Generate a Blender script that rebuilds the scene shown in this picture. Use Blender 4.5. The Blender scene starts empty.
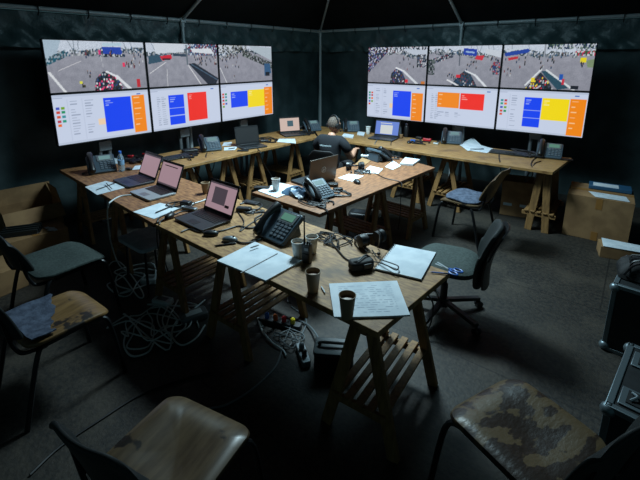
import bpy, math, random
import numpy as np
from mathutils import Matrix, Vector
D = bpy.data
scene = bpy.context.scene
COL = scene.collection
RAD = math.radians
rnd = random.Random(7)

# ------------------------------------------------------------------ camera
cam_d = D.cameras.new('camera'); cam = D.objects.new('camera', cam_d); COL.objects.link(cam)
cam_d.sensor_width = 36.0; cam_d.lens = 404.0 / 640.0 * 36.0
cam_d.shift_y = -83.0 / 640.0
cam_d.clip_start = 0.02
cam.location = (0, 0, 1.95)
cam.rotation_euler = (RAD(90) - math.atan(99.0 / 404.0), 0, RAD(38.2))
scene.camera = cam

# ------------------------------------------------------------------ world, lights, exposure
w = D.worlds.new('world'); scene.world = w; w.use_nodes = True
bg = w.node_tree.nodes['Background']
bg.inputs[0].default_value = (0.34, 0.74, 0.84, 1); bg.inputs[1].default_value = 0.068
def area(name, loc, size, power, color, rot=(0, 0, 0), spread=180, size_y=None):
    l = D.lights.new(name, 'AREA'); l.energy = power; l.color = color; l.spread = RAD(spread)
    if size_y: l.shape = 'RECTANGLE'; l.size = size; l.size_y = size_y
    else: l.shape = 'DISK'; l.size = size
    o = D.objects.new(name, l); COL.objects.link(o); o.location = loc; o.rotation_euler = rot
    return o
area('overhead_work_light', (-2.55, 3.5, 3.3), 0.8, 118, (0.66, 0.90, 1.0), (0, 0, 0), 125)
area('overhead_fill', (-2.4, 3.9, 2.95), 2.2, 50, (0.52, 0.86, 1.0), (0, 0, 0), 180)  # broad fill added to lift the shade under the desks; the roof is unlit
vs = scene.view_settings
scene.display_settings.display_device = 'sRGB'
vs.view_transform = 'Standard'; vs.look = 'None'; vs.gamma = 1; vs.use_curve_mapping = False
vs.exposure = 0.0
SCREEN = 0.88

# ------------------------------------------------------------------ helpers
def lin(v):
    v = v / 255.0
    return v / 12.92 if v <= 0.04045 else ((v + 0.055) / 1.055) ** 2.4
def rgb(r, g, b): return (lin(r), lin(g), lin(b), 1)

def mat(name, col, rough=0.6, metal=0.0, col2=None, scale=20.0, detail=4.0, lo=0.4, hi=0.6, stretch=(1, 1, 1),
        bump=0.0, bump_scale=None, spec=0.5, sheen=0.0, coord='Object', third=None):
    m = D.materials.new(name); m.use_nodes = True
    nt = m.node_tree; b = nt.nodes['Principled BSDF']
    b.inputs['Base Color'].default_value = col
    b.inputs['Roughness'].default_value = rough; b.inputs['Metallic'].default_value = metal
    b.inputs['Specular IOR Level'].default_value = spec
    if col2 or bump:
        tc = nt.nodes.new('ShaderNodeTexCoord'); mp = nt.nodes.new('ShaderNodeMapping')
        mp.inputs['Scale'].default_value = stretch
        nt.links.new(tc.outputs[coord], mp.inputs[0])
        n = nt.nodes.new('ShaderNodeTexNoise'); n.inputs['Scale'].default_value = scale; n.inputs['Detail'].default_value = detail
        nt.links.new(mp.outputs[0], n.inputs['Vector'])
        if col2:
            r = nt.nodes.new('ShaderNodeValToRGB')
            r.color_ramp.elements[0].position = lo; r.color_ramp.elements[0].color = col
            r.color_ramp.elements[1].position = hi; r.color_ramp.elements[1].color = col2
            nt.links.new(n.outputs['Fac'], r.inputs[0])
            out = r.outputs[0]
            if third:                       # a second, larger pattern of wear over the first: (colour, scale, lo, hi)
                n3 = nt.nodes.new('ShaderNodeTexNoise'); n3.inputs['Scale'].default_value = third[1]; n3.inputs['Detail'].default_value = 6
                nt.links.new(tc.outputs[coord], n3.inputs['Vector'])
                mr = nt.nodes.new('ShaderNodeMapRange'); mr.inputs[1].default_value = third[2]; mr.inputs[2].default_value = third[3]
                nt.links.new(n3.outputs['Fac'], mr.inputs[0])
                mx = nt.nodes.new('ShaderNodeMix'); mx.data_type = 'RGBA'
                nt.links.new(mr.outputs[0], mx.inputs[0]); nt.links.new(out, mx.inputs[6]); mx.inputs[7].default_value = third[0]
                out = mx.outputs[2]
            nt.links.new(out, b.inputs['Base Color'])
        if bump:
            n2 = n
            if bump_scale:
                n2 = nt.nodes.new('ShaderNodeTexNoise'); n2.inputs['Scale'].default_value = bump_scale; n2.inputs['Detail'].default_value = 5
                nt.links.new(mp.outputs[0], n2.inputs['Vector'])
            bp = nt.nodes.new('ShaderNodeBump'); bp.inputs['Strength'].default_value = bump; bp.inputs['Distance'].default_value = 0.02
            nt.links.new(n2.outputs['Fac'], bp.inputs['Height']); nt.links.new(bp.outputs[0], b.inputs['Normal'])
    return m
def emit(name, col, strength):
    m = D.materials.new(name); m.use_nodes = True; nt = m.node_tree
    b = nt.nodes['Principled BSDF']; b.inputs['Base Color'].default_value = (0.01, 0.01, 0.01, 1); b.inputs['Roughness'].default_value = 0.4
    b.inputs['Emission Color'].default_value = col; b.inputs['Emission Strength'].default_value = strength
    return m

class MB:
    """Collects shapes and links them as one mesh object."""
    def __init__(s): s.v = []; s.f = []; s.mi = []; s.M = Matrix()
    def add(s, verts, faces, mi=0):
        o = len(s.v); s.v += [tuple(s.M @ Vector(p)) for p in verts]
        for f in faces: s.f.append([i + o for i in f]); s.mi.append(mi)
        return s
    def box(s, c, d, mi=0, rot=None):
        x, y, z = d[0] / 2, d[1] / 2, d[2] / 2
        vs = [Vector((a, b, e)) for e in (-z, z) for a, b in ((-x, -y), (x, -y), (x, y), (-x, y))]
        if rot is not None: vs = [rot @ p for p in vs]
        return s.add([p + Vector(c) for p in vs], [(3, 2, 1, 0), (4, 5, 6, 7), (0, 1, 5, 4), (1, 2, 6, 5), (2, 3, 7, 6), (3, 0, 4, 7)], mi)
    def bar(s, a, b, wd, th, mi=0, up=(0, 0, 1)):
        a, b = Vector(a), Vector(b); t = (b - a).normalized(); u = Vector(up)
        if abs(t.dot(u)) > 0.98: u = Vector((0, 1, 0))
        r = t.cross(u).normalized(); u = r.cross(t)
        o = [(-wd / 2, -th / 2), (wd / 2, -th / 2), (wd / 2, th / 2), (-wd / 2, th / 2)]
        vs = [e + r * i + u * j for e in (a, b) for i, j in o]
        return s.add(vs, [(0, 1, 2, 3), (7, 6, 5, 4), (4, 5, 1, 0), (5, 6, 2, 1), (6, 7, 3, 2), (7, 4, 0, 3)], mi)
    def tube(s, pts, r, n=8, mi=0, closed=False):
        pts = [Vector(p) for p in pts]; N = len(pts)
        rr = r if isinstance(r, (list, tuple)) else [r] * N
        vs = []; prev = None
        for i, p in enumerate(pts):
            t = (pts[min(i + 1, N - 1)] - pts[max(i - 1, 0)])
            t = t.normalized() if t.length > 1e-9 else Vector((0, 0, 1))
            if prev is None:
                u = Vector((0, 0, 1)) if abs(t.z) < 0.9 else Vector((1, 0, 0))
                u = (u - t * u.dot(t)).normalized()
            else:
                u = prev - t * prev.dot(t)
                u = u.normalized() if u.length > 1e-6 else t.orthogonal().normalized()
            prev = u; q = t.cross(u)
            for k in range(n):
                a = 2 * math.pi * k / n; vs.append(p + (u * math.cos(a) + q * math.sin(a)) * rr[i])
        fs = [(i * n + k, i * n + (k + 1) % n, (i + 1) * n + (k + 1) % n, (i + 1) * n + k) for i in range(N - 1) for k in range(n)]
        fs += [tuple(range(n - 1, -1, -1)), tuple((N - 1) * n + k for k in range(n))]
        return s.add(vs, fs, mi)
    def lathe(s, prof, n=20, mi=0, c=(0, 0, 0)):
        vs = []; N = len(prof)
        for r, z in prof:
            for k in range(n):
                a = 2 * math.pi * k / n; vs.append((c[0] + max(r, 1e-4) * math.cos(a), c[1] + max(r, 1e-4) * math.sin(a), c[2] + z))
        fs = [(i * n + k, i * n + (k + 1) % n, (i + 1) * n + (k + 1) % n, (i + 1) * n + k) for i in range(N - 1) for k in range(n)]
        fs += [tuple(range(n - 1, -1, -1)), tuple((N - 1) * n + k for k in range(n))]
        return s.add(vs, fs, mi)
    def ball(s, c, r, n=12, mi=0):
        rx, ry, rz = r if isinstance(r, (list, tuple)) else (r, r, r)
        m = n // 2; vs = []
        for i in range(m + 1):
            t = math.pi * i / m - math.pi / 2; cr = max(math.cos(t), 1e-3)
            for k in range(n):
                a = 2 * math.pi * k / n; vs.append((c[0] + rx * cr * math.cos(a), c[1] + ry * cr * math.sin(a), c[2] + rz * math.sin(t)))
        fs = [(i * n + k, i * n + (k + 1) % n, (i + 1) * n + (k + 1) % n, (i + 1) * n + k) for i in range(m) for k in range(n)]
        fs += [tuple(range(n - 1, -1, -1)), tuple(m * n + k for k in range(n))]
        return s.add(vs, fs, mi)
    def prism(s, poly, z0, z1, mi=0):
        n = len(poly)
        vs = [(p[0], p[1], z0) for p in poly] + [(p[0], p[1], z1) for p in poly]
        return s.add(vs, [tuple(range(n - 1, -1, -1)), tuple(range(n, 2 * n))] + [(k, (k + 1) % n, n + (k + 1) % n, n + k) for k in range(n)], mi)
    def surf(s, fn, nu, nv, mi=0, th=0.0):
        """A surface fn(u, v) -> point, u and v in 0..1; with a thickness it is closed."""
        P = [[Vector(fn(i / nu, j / nv)) for i in range(nu + 1)] for j in range(nv + 1)]
        W = nu + 1; vs = [p for row in P for p in row]
        fs = [(j * W + i, j * W + i + 1, (j + 1) * W + i + 1, (j + 1) * W + i) for j in range(nv) for i in range(nu)]
        if th:
            k = len(vs); nrm = []
            for j in range(nv + 1):
                for i in range(nu + 1):
                    a = P[j][min(i + 1, nu)] - P[j][max(i - 1, 0)]; b = P[min(j + 1, nv)][i] - P[max(j - 1, 0)][i]
                    c = a.cross(b); nrm.append(c.normalized() if c.length > 1e-9 else Vector((0, 0, 1)))
            vs = vs + [vs[i] - nrm[i] * th for i in range(k)]
            fs = fs + [tuple(q + k for q in reversed(f)) for f in fs]
            ring = [i for i in range(W)] + [j * W + nu for j in range(1, nv + 1)] + [nv * W + i for i in range(nu - 1, -1, -1)] + [j * W for j in range(nv - 1, 0, -1)]
            for a, b in zip(ring, ring[1:] + ring[:1]): fs.append((b, a, a + k, b + k))
        return s.add(vs, fs, mi)
    def build(s, name, mats, parent=None, bevel=0.0, smooth=True, sub=0):
        me = D.meshes.new(name); me.from_pydata(s.v, [], s.f)
        for m in (mats if isinstance(mats, (list, tuple)) else [mats]): me.materials.append(m)
        me.polygons.foreach_set('material_index', s.mi)
        me.update()
        if smooth:
            me.polygons.foreach_set('use_smooth', [True] * len(me.polygons)); me.set_sharp_from_angle(angle=RAD(38))
        o = D.objects.new(name, me); COL.objects.link(o)
        if parent: o.parent = parent
        if bevel:
            b = o.modifiers.new('bevel', 'BEVEL'); b.width = bevel; b.segments = 2; b.limit_method = 'ANGLE'; b.angle_limit = RAD(50)
        if sub:
            q = o.modifiers.new('sub', 'SUBSURF'); q.levels = sub; q.render_levels = sub
        return o

def tag(o, label, cat, group=None):
    o['label'] = label; o['category'] = cat
    if group: o['group'] = group
    return o
def thing(name, label, cat, loc=(0, 0, 0), rz=0.0, group=None):
    o = D.objects.new(name, None); COL.objects.link(o); o.empty_display_size = 0.1
    o.location = loc; o.rotation_euler = (0, 0, RAD(rz))
    return tag(o, label, cat, group)
def structure(o): o['kind'] = 'structure'; return o
def copy_tree(o, parent=None):
    c = o.copy(); COL.objects.link(c)
    if parent: c.parent = parent
    for ch in list(o.children): copy_tree(ch, c)
    return c
def dup(o, loc, rz, label, group=None):
    c = copy_tree(o); c.location = loc; c.rotation_euler = (0, 0, RAD(rz)); c['label'] = label
    if group: c['group'] = group
    return c
def spline(pts, k=6):
    """Catmull-Rom through the points."""
    P = [Vector(p) for p in pts]; P = [P[0] * 2 - P[1]] + P + [P[-1] * 2 - P[-2]]; out = []
    for i in range(1, len(P) - 2):
        a, b, c, d = P[i - 1:i + 3]
        for j in range(k):
            t = j / k
            out.append(0.5 * ((2 * b) + (c - a) * t + (2 * a - 5 * b + 4 * c - d) * t * t + (3 * b - a - 3 * c + d) * t ** 3))
    out.append(P[-2]); return out
RX = lambda a: Matrix.Rotation(RAD(a), 3, 'X')
RY = lambda a: Matrix.Rotation(RAD(a), 3, 'Y')
RZ = lambda a: Matrix.Rotation(RAD(a), 3, 'Z')
def place(x, y, z, rz=0.0, rx=0.0): return Matrix.Translation((x, y, z)) @ Matrix.Rotation(RAD(rz), 4, 'Z') @ Matrix.Rotation(RAD(rx), 4, 'X')

# ------------------------------------------------------------------ materials
m_fabric = mat('tent_fabric', rgb(42, 56, 58), 0.5, 0, rgb(56, 71, 73), 3, 4, bump=0.5, bump_scale=6, spec=0.4)
m_valance = mat('tent_valance', rgb(60, 78, 80), 0.42, 0, rgb(69, 88, 90), 4, 4, bump=0.9, bump_scale=9, spec=0.5)
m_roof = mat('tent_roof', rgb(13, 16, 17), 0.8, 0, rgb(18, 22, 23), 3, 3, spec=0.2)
m_pole = mat('tent_pole_metal', rgb(176, 184, 186), 0.4, 0.15)
m_floor = mat('floor_ground', rgb(50, 45, 38), 0.65, 0, rgb(17, 17, 16), 34, 14, 0.36, 0.66, bump=0.16, bump_scale=55, third=(rgb(72, 65, 55), 2.3, 0.48, 0.85))
def floor_seams(m):                     # joints between the floor boards
    nt = m.node_tree; b = nt.nodes['Principled BSDF']; src = b.inputs['Base Color'].links[0].from_socket
    tc = nt.nodes.new('ShaderNodeTexCoord'); br = nt.nodes.new('ShaderNodeTexBrick')
    br.inputs['Color1'].default_value = (1, 1, 1, 1); br.inputs['Color2'].default_value = (.78, .78, .78, 1); br.inputs['Mortar'].default_value = (.3, .29, .27, 1)
    br.inputs['Scale'].default_value = 1.0; br.inputs['Mortar Size'].default_value = .006; br.inputs['Brick Width'].default_value = 2.4; br.inputs['Row Height'].default_value = 1.2
    nt.links.new(tc.outputs['Object'], br.inputs['Vector'])
    mx = nt.nodes.new('ShaderNodeMix'); mx.data_type = 'RGBA'; mx.blend_type = 'MULTIPLY'; mx.inputs[0].default_value = 1
    nt.links.new(src, mx.inputs[6]); nt.links.new(br.outputs['Color'], mx.inputs[7]); nt.links.new(mx.outputs[2], b.inputs['Base Color'])
floor_seams(m_floor)
m_osb = mat('worn_chipboard', rgb(172, 132, 82), 0.6, 0, rgb(122, 86, 50), 16, 9, 0.36, 0.66, (1, 3.5, 1), 0.15, 90, third=(rgb(72, 54, 38), 3.1, 0.54, 0.8))
m_osbL = mat('brown_ply', rgb(160, 112, 72), 0.6, 0, rgb(104, 66, 40), 12, 8, 0.36, 0.66, (1, 4, 1), 0.12, 90, third=(rgb(66, 48, 36), 3.7, 0.55, 0.78))
m_red = mat('reddish_ply', rgb(146, 100, 66), 0.55, 0, rgb(104, 70, 46), 11, 8, 0.36, 0.66, (4, 1, 1), 0.12, 80, third=(rgb(140, 100, 70), 2.6, 0.54, 0.78))
m_pineY = mat('pine_board', rgb(172, 132, 80), 0.55, 0, rgb(120, 86, 48), 9, 7, 0.34, 0.68, (6, 1, 1), 0.1, 70, third=(rgb(92, 68, 44), 2.8, 0.56, 0.78))
m_pineX = mat('pine_board_long', rgb(172, 132, 80), 0.55, 0, rgb(120, 86, 48), 9, 7, 0.34, 0.68, (1, 6, 1), 0.1, 70, third=(rgb(92, 68, 44), 2.8, 0.56, 0.78))
m_trestle = mat('trestle_pine', rgb(150, 112, 66), 0.6, 0, rgb(108, 78, 44), 8, 6, 0.35, 0.68, (7, 7, 1), 0.1, 50)
m_black = mat('black_plastic', rgb(22, 24, 26), 0.42)
m_black2 = mat('black_soft', rgb(17, 18, 20), 0.7)
m_dark = mat('charcoal_plastic', rgb(40, 44, 48), 0.42)
m_phone = mat('phone_plastic', rgb(62, 76, 86), 0.35)
m_key = mat('phone_keys', rgb(88, 98, 106), 0.5)
m_grey = mat('grey_metal', rgb(120, 126, 130), 0.4, 0.5)
m_silver = mat('silver_shell', rgb(150, 156, 160), 0.42, 0.3)
m_lid = mat('dark_lid', rgb(64, 64, 66), 0.35, 0.4)
m_paper = mat('paper', rgb(214, 222, 228), 0.7, 0, rgb(196, 206, 214), 9, 3)
m_ink = mat('ink', rgb(168, 180, 196), 0.7)
m_pen = mat('pen_plastic', rgb(18, 20, 26), 0.35)
m_white = mat('white_plastic', rgb(205, 212, 215), 0.45)
m_cupw = mat('white_cup_paper', rgb(226, 228, 224), 0.6, 0, rgb(196, 200, 198), 30, 3)
m_cupb = mat('brown_cup_paper', rgb(150, 130, 106), 0.6)
m_coffee = mat('coffee', rgb(136, 102, 70), 0.35)
m_kraft = mat('cardboard', rgb(150, 116, 78), 0.8, 0, rgb(132, 100, 66), 7, 5)
m_kraft2 = mat('cardboard_inner', rgb(124, 94, 62), 0.85)
m_tape = mat('packing_tape', rgb(150, 106, 56), 0.3)
m_wtape = mat('clear_tape', rgb(170, 190, 200), 0.3)
m_green = mat('green_grey_fabric', rgb(54, 66, 63), 0.85, 0, rgb(42, 53, 51), 60, 4, bump=0.2)
m_greenback = mat('dark_green_shell', rgb(24, 30, 30), 0.6)
m_blue = mat('blue_grey_pad', rgb(76, 86, 104), 0.9, 0, rgb(54, 63, 80), 25, 6, bump=0.4)
m_wood = mat('seat_ply', rgb(92, 76, 56), 0.33, 0, rgb(70, 56, 40), 6, 6, 0.36, 0.66, (6, 1, 1), third=(rgb(34, 28, 23), 6.5, 0.62, 0.65))
m_torn = mat('torn_seat', rgb(126, 96, 58), 0.42, 0, rgb(94, 70, 42), 7, 6, 0.36, 0.66, (6, 1, 1), third=(rgb(36, 30, 26), 6, 0.55, 0.58))
m_leather = mat('peeling_leather', rgb(94, 78, 56), 0.38, 0, rgb(48, 37, 30), 8, 8, 0.48, 0.51, (1, 1.8, 1), 0.12, 30)
m_tube = mat('black_tube_steel', rgb(24, 26, 28), 0.35, 0.4)
m_skin = mat('skin', rgb(176, 132, 108), 0.55)
m_shirt = mat('dark_navy_shirt', rgb(13, 19, 26), 0.9)
m_hair = mat('short_hair', rgb(60, 50, 44), 0.8, 0, rgb(92, 78, 68), 60, 3)
m_trou = mat('dark_trousers', rgb(26, 28, 32), 0.9)
m_cablew = mat('white_cable', rgb(206, 214, 216), 0.5)
m_cableg = mat('grey_cable', rgb(96, 104, 108), 0.5)
m_cableb = mat('black_cable', rgb(16, 17, 19), 0.5)
m_redp = mat('red_plastic', rgb(190, 34, 44), 0.4)
m_orange = mat('orange_plastic', rgb(224, 104, 24), 0.4)
m_yellow = mat('yellow_plastic', rgb(216, 196, 40), 0.4)
m_bluep = mat('blue_plastic', rgb(44, 104, 190), 0.4)
m_ltblue = mat('pale_blue_card', rgb(120, 158, 190), 0.6)
m_bottle = D.materials.new('bottle_plastic'); m_bottle.use_nodes = True
_b = m_bottle.node_tree.nodes['Principled BSDF']; _b.inputs['Base Color'].default_value = rgb(200, 224, 240); _b.inputs['Roughness'].default_value = 0.12
_b.inputs['Transmission Weight'].default_value = 0.75; _b.inputs['IOR'].default_value = 1.33
m_case = mat('flight_case_panel', rgb(26, 29, 31), 0.6, 0, rgb(34, 38, 40), 20, 4)
m_alu = mat('case_aluminium', rgb(128, 142, 148), 0.4, 0.7)
e_lcd = emit('phone_lcd', rgb(110, 172, 150), 0.5)
e_lcd2 = emit('phone_lcd_grey', rgb(140, 186, 190), 0.5)
e_pink = emit('laptop_pink', rgb(200, 166, 178), 0.58)
e_pinkd = emit('laptop_window_dark', rgb(92, 82, 92), 0.6)
e_cream = emit('laptop_cream', rgb(222, 196, 184), 0.8)
e_blue = emit('laptop_blue', rgb(110, 140, 226), 0.8)
e_bluew = emit('laptop_page', rgb(216, 222, 222), 0.85)
e_teal = emit('laptop_teal', rgb(70, 100, 112), 0.8)

# ------------------------------------------------------------------ structure
XW, YW, EZ = -5.2, 6.6, 2.46
fl = MB(); fl.surf(lambda u, v: (-6.5 + 9 * u, -2.2 + 9.6 * v, 0), 2, 2); structure(fl.build('floor', m_floor, smooth=False))
def fold(s, z, seed):
    f = math.sin(s * 5.1 + seed) * 0.5 + math.sin(s * 11.7 + seed * 2 + z * 0.8) * 0.35 + math.sin(s * 23.0 + z * 1.6 + seed) * 0.18
    return 0.022 * f * (0.35 + 0.65 * (1 - z / 2.5)) + 0.012 * math.sin(z * 3.1 + s * 2.2)
a = MB(); a.surf(lambda u, v: (XW - 0.05 + fold(-2 + 8.65 * u, 2.44 * v, 1), -2 + 8.65 * u, 2.44 * v), 260, 20); structure(a.build('wall_left', m_fabric))
a = MB(); a.surf(lambda u, v: (-5.25 + 7.6 * u, YW + 0.05 - fold(7.6 * u, 2.44 * v, 4), 2.44 * v), 240, 20); structure(a.build('wall_right', m_fabric))
def swag(s, v, seed):       # a short valance hanging on hooks, wrinkled between them
    t = (s / 0.62) % 1.0; d = min(t, 1 - t) * 0.62
    return 0.022 * math.sin(s * 16 + v * 5 + seed) * v + 0.03 * math.sin(s * 7.3 - v * 6 + seed) * v + 0.012 * math.sin(s * 31 - v * 11 + seed) * v + 0.03 * math.exp(-d * 16) * (1 - v)
vl = MB(); vl.surf(lambda u, v: (XW + 0.012 + swag(7.4 * u, v, 2), -1.0 + 7.55 * u, 2.425 - 0.36 * v - 0.008 * math.sin(u * 40) * v), 280, 14, th=0.003); structure(vl.build('trim_1', m_valance))
vr = MB(); vr.surf(lambda u, v: (-5.12 + 7.0 * u, YW - 0.012 - swag(7.0 * u, v, 5), 2.425 - 0.36 * v - 0.008 * math.sin(u * 37 + 1) * v), 280, 14, th=0.003); structure(vr.build('trim_2', m_valance))
SL = 0.55; hx = 3.6; pz = EZ + SL * hx
rf = MB()
A, B_, Cc, Dd = (XW, YW, EZ), (2.0, YW, EZ), (2.0, -2.2, EZ), (XW, -2.2, EZ)
P1, P2 = (XW + hx, YW - hx, pz), (XW + hx, -2.2 + hx, pz)
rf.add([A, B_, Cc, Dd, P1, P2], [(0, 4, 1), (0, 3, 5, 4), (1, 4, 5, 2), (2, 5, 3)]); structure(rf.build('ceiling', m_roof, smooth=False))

tf = thing('tent_frame', 'grey metal tent frame of eave rails, posts and rafters along the dark walls', 'tent frame', (XW, YW, 0))
def world_part(mb, name, m, parent, **k):
    mb.M = Matrix(); o = mb.build(name, m, parent, **k); o.matrix_parent_inverse = Matrix.Translation(-Vector(parent.location)); return o
for nm, pa, pb, r in (('eave_rail', (XW + .06, -1.5, EZ), (XW + .06, YW - .06, EZ), .024), ('eave_rail', (XW + .06, YW - .06, EZ), (1.9, YW - .06, EZ), .024),
                      ('post', (XW + .06, YW - .06, 0), (XW + .06, YW - .06, EZ), .027), ('post', (XW + .06, 3.44, 0), (XW + .06, 3.44, EZ), .024),
                      ('post', (-2.34, YW - .06, 0), (-2.34, YW - .06, EZ), .024),
                      ('rafter', (XW + .06, 3.44, EZ), (XW + .06 + 3.3, 3.44, EZ + 3.3 * SL - .05), .022), ('rafter', (-2.34, YW - .06, EZ), (-2.34, YW - .06 - 3.3, EZ + 3.3 * SL - .05), .022),
                      ('rafter', (XW + .06, YW - .06, EZ), (XW + 3.3, YW - 3.3, EZ + 3.24 * SL - .05), .02)):
    q = MB(); q.tube([pa, pb], r, 12); world_part(q, nm, m_pole, tf)
for i in range(11):
    q = MB(); y = 1.2 + i * 0.5; q.tube([(XW + .05, y, EZ + .035), (XW + .095, y, EZ + .02), (XW + .1, y, EZ - .03), (XW + .06, y, EZ - .07)], .007, 6); world_part(q, 'hook', m_black, tf)
    q = MB(); x = -4.8 + i * 0.5; q.tube([(x, YW - .05, EZ + .035), (x, YW - .095, EZ + .02), (x, YW - .1, EZ - .03), (x, YW - .06, EZ - .07)], .007, 6); world_part(q, 'hook', m_black, tf)
for jx, jy in ((XW + .06, 3.44), (-2.34, YW - .06), (XW + .06, YW - .06)):
    q = MB(); q.box((jx, jy, EZ), (.075, .075, .07)); q.tube([(jx, jy, EZ - .09), (jx, jy, EZ - .02)], .034, 12); world_part(q, 'joint_bracket', m_pole, tf, bevel=.006)

# ------------------------------------------------------------------ wall screens
GW, GH = 150, 78
def base_img(c): a = np.zeros((GH, GW, 3)); a[:] = c; return a
UU, VV = np.meshgrid((np.arange(GW) + .5) / GW, (np.arange(GH) + .5) / GH)
def rect(a, u0, v0, u1, v1, c): a[(UU >= u0) & (UU < u1) & (VV >= v0) & (VV < v1)] = c
def poly(a, pts, c):
    ins = np.zeros(UU.shape, bool); n = len(pts)
    for i in range(n):
        (x0, y0), (x1, y1) = pts[i], pts[(i + 1) % n]
        if y0 == y1: continue
        cr = ((y0 > VV) != (y1 > VV)) & (UU < (x1 - x0) * (VV - y0) / (y1 - y0) + x0); ins ^= cr
    a[ins] = c; return ins
def line(a, p, q, wd, c):
    px_, py_ = (q[0] - p[0]) * 1.9, q[1] - p[1]; L = px_ * px_ + py_ * py_
    t = np.clip((((UU - p[0]) * 1.9) * px_ + (VV - p[1]) * py_) / L, 0, 1)
    d = np.hypot((UU - p[0]) * 1.9 - t * px_, VV - p[1] - t * py_); a[d < wd] = c
def noise(seed, n=14):
    g = np.random.RandomState(seed).rand(n + 2, n * 2 + 2); x = UU * n * 2; y = VV * n
    xi, yi = x.astype(int), y.astype(int); fx, fy = x - xi, y - yi
    return (g[yi, xi] * (1 - fx) + g[yi, xi + 1] * fx) * (1 - fy) + (g[yi + 1, xi] * (1 - fx) + g[yi + 1, xi + 1] * fx) * fy
CLOTH = [(30, 32, 40), (40, 46, 60), (22, 24, 28), (70, 76, 84), (60, 70, 100), (120, 60, 70), (190, 195, 200), (36, 60, 90), (34, 50, 56), (54, 50, 48)]
def folk(a, rs, n, ub, vb, cl=CLOTH, h=0.05, w_=0.0065):
    for _ in range(n):
        u = rs.uniform(*ub); v = rs.uniform(*vb); c = cl[rs.randint(len(cl))]
        rect(a, u - w_, v - h * .6, u + w_, v + h * .45, c); rect(a, u - w_ * .5, v - h, u + w_ * .6, v - h * .6, (150, 120, 105))
def crowd(a, rs, mask, cl=CLOTH, dens=0.75):
    ys, xs = np.where(mask)
    pick = rs.randint(len(cl), size=(GH // 3 + 2, GW // 2 + 2)); on = rs.rand(GH // 3 + 2, GW // 2 + 2) < dens
    for y, x in zip(ys, xs):
        j, i = (y + (x // 2 % 2)) // 3, x // 2
        if on[j, i]: a[y, x] = cl[pick[j, i]]
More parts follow.
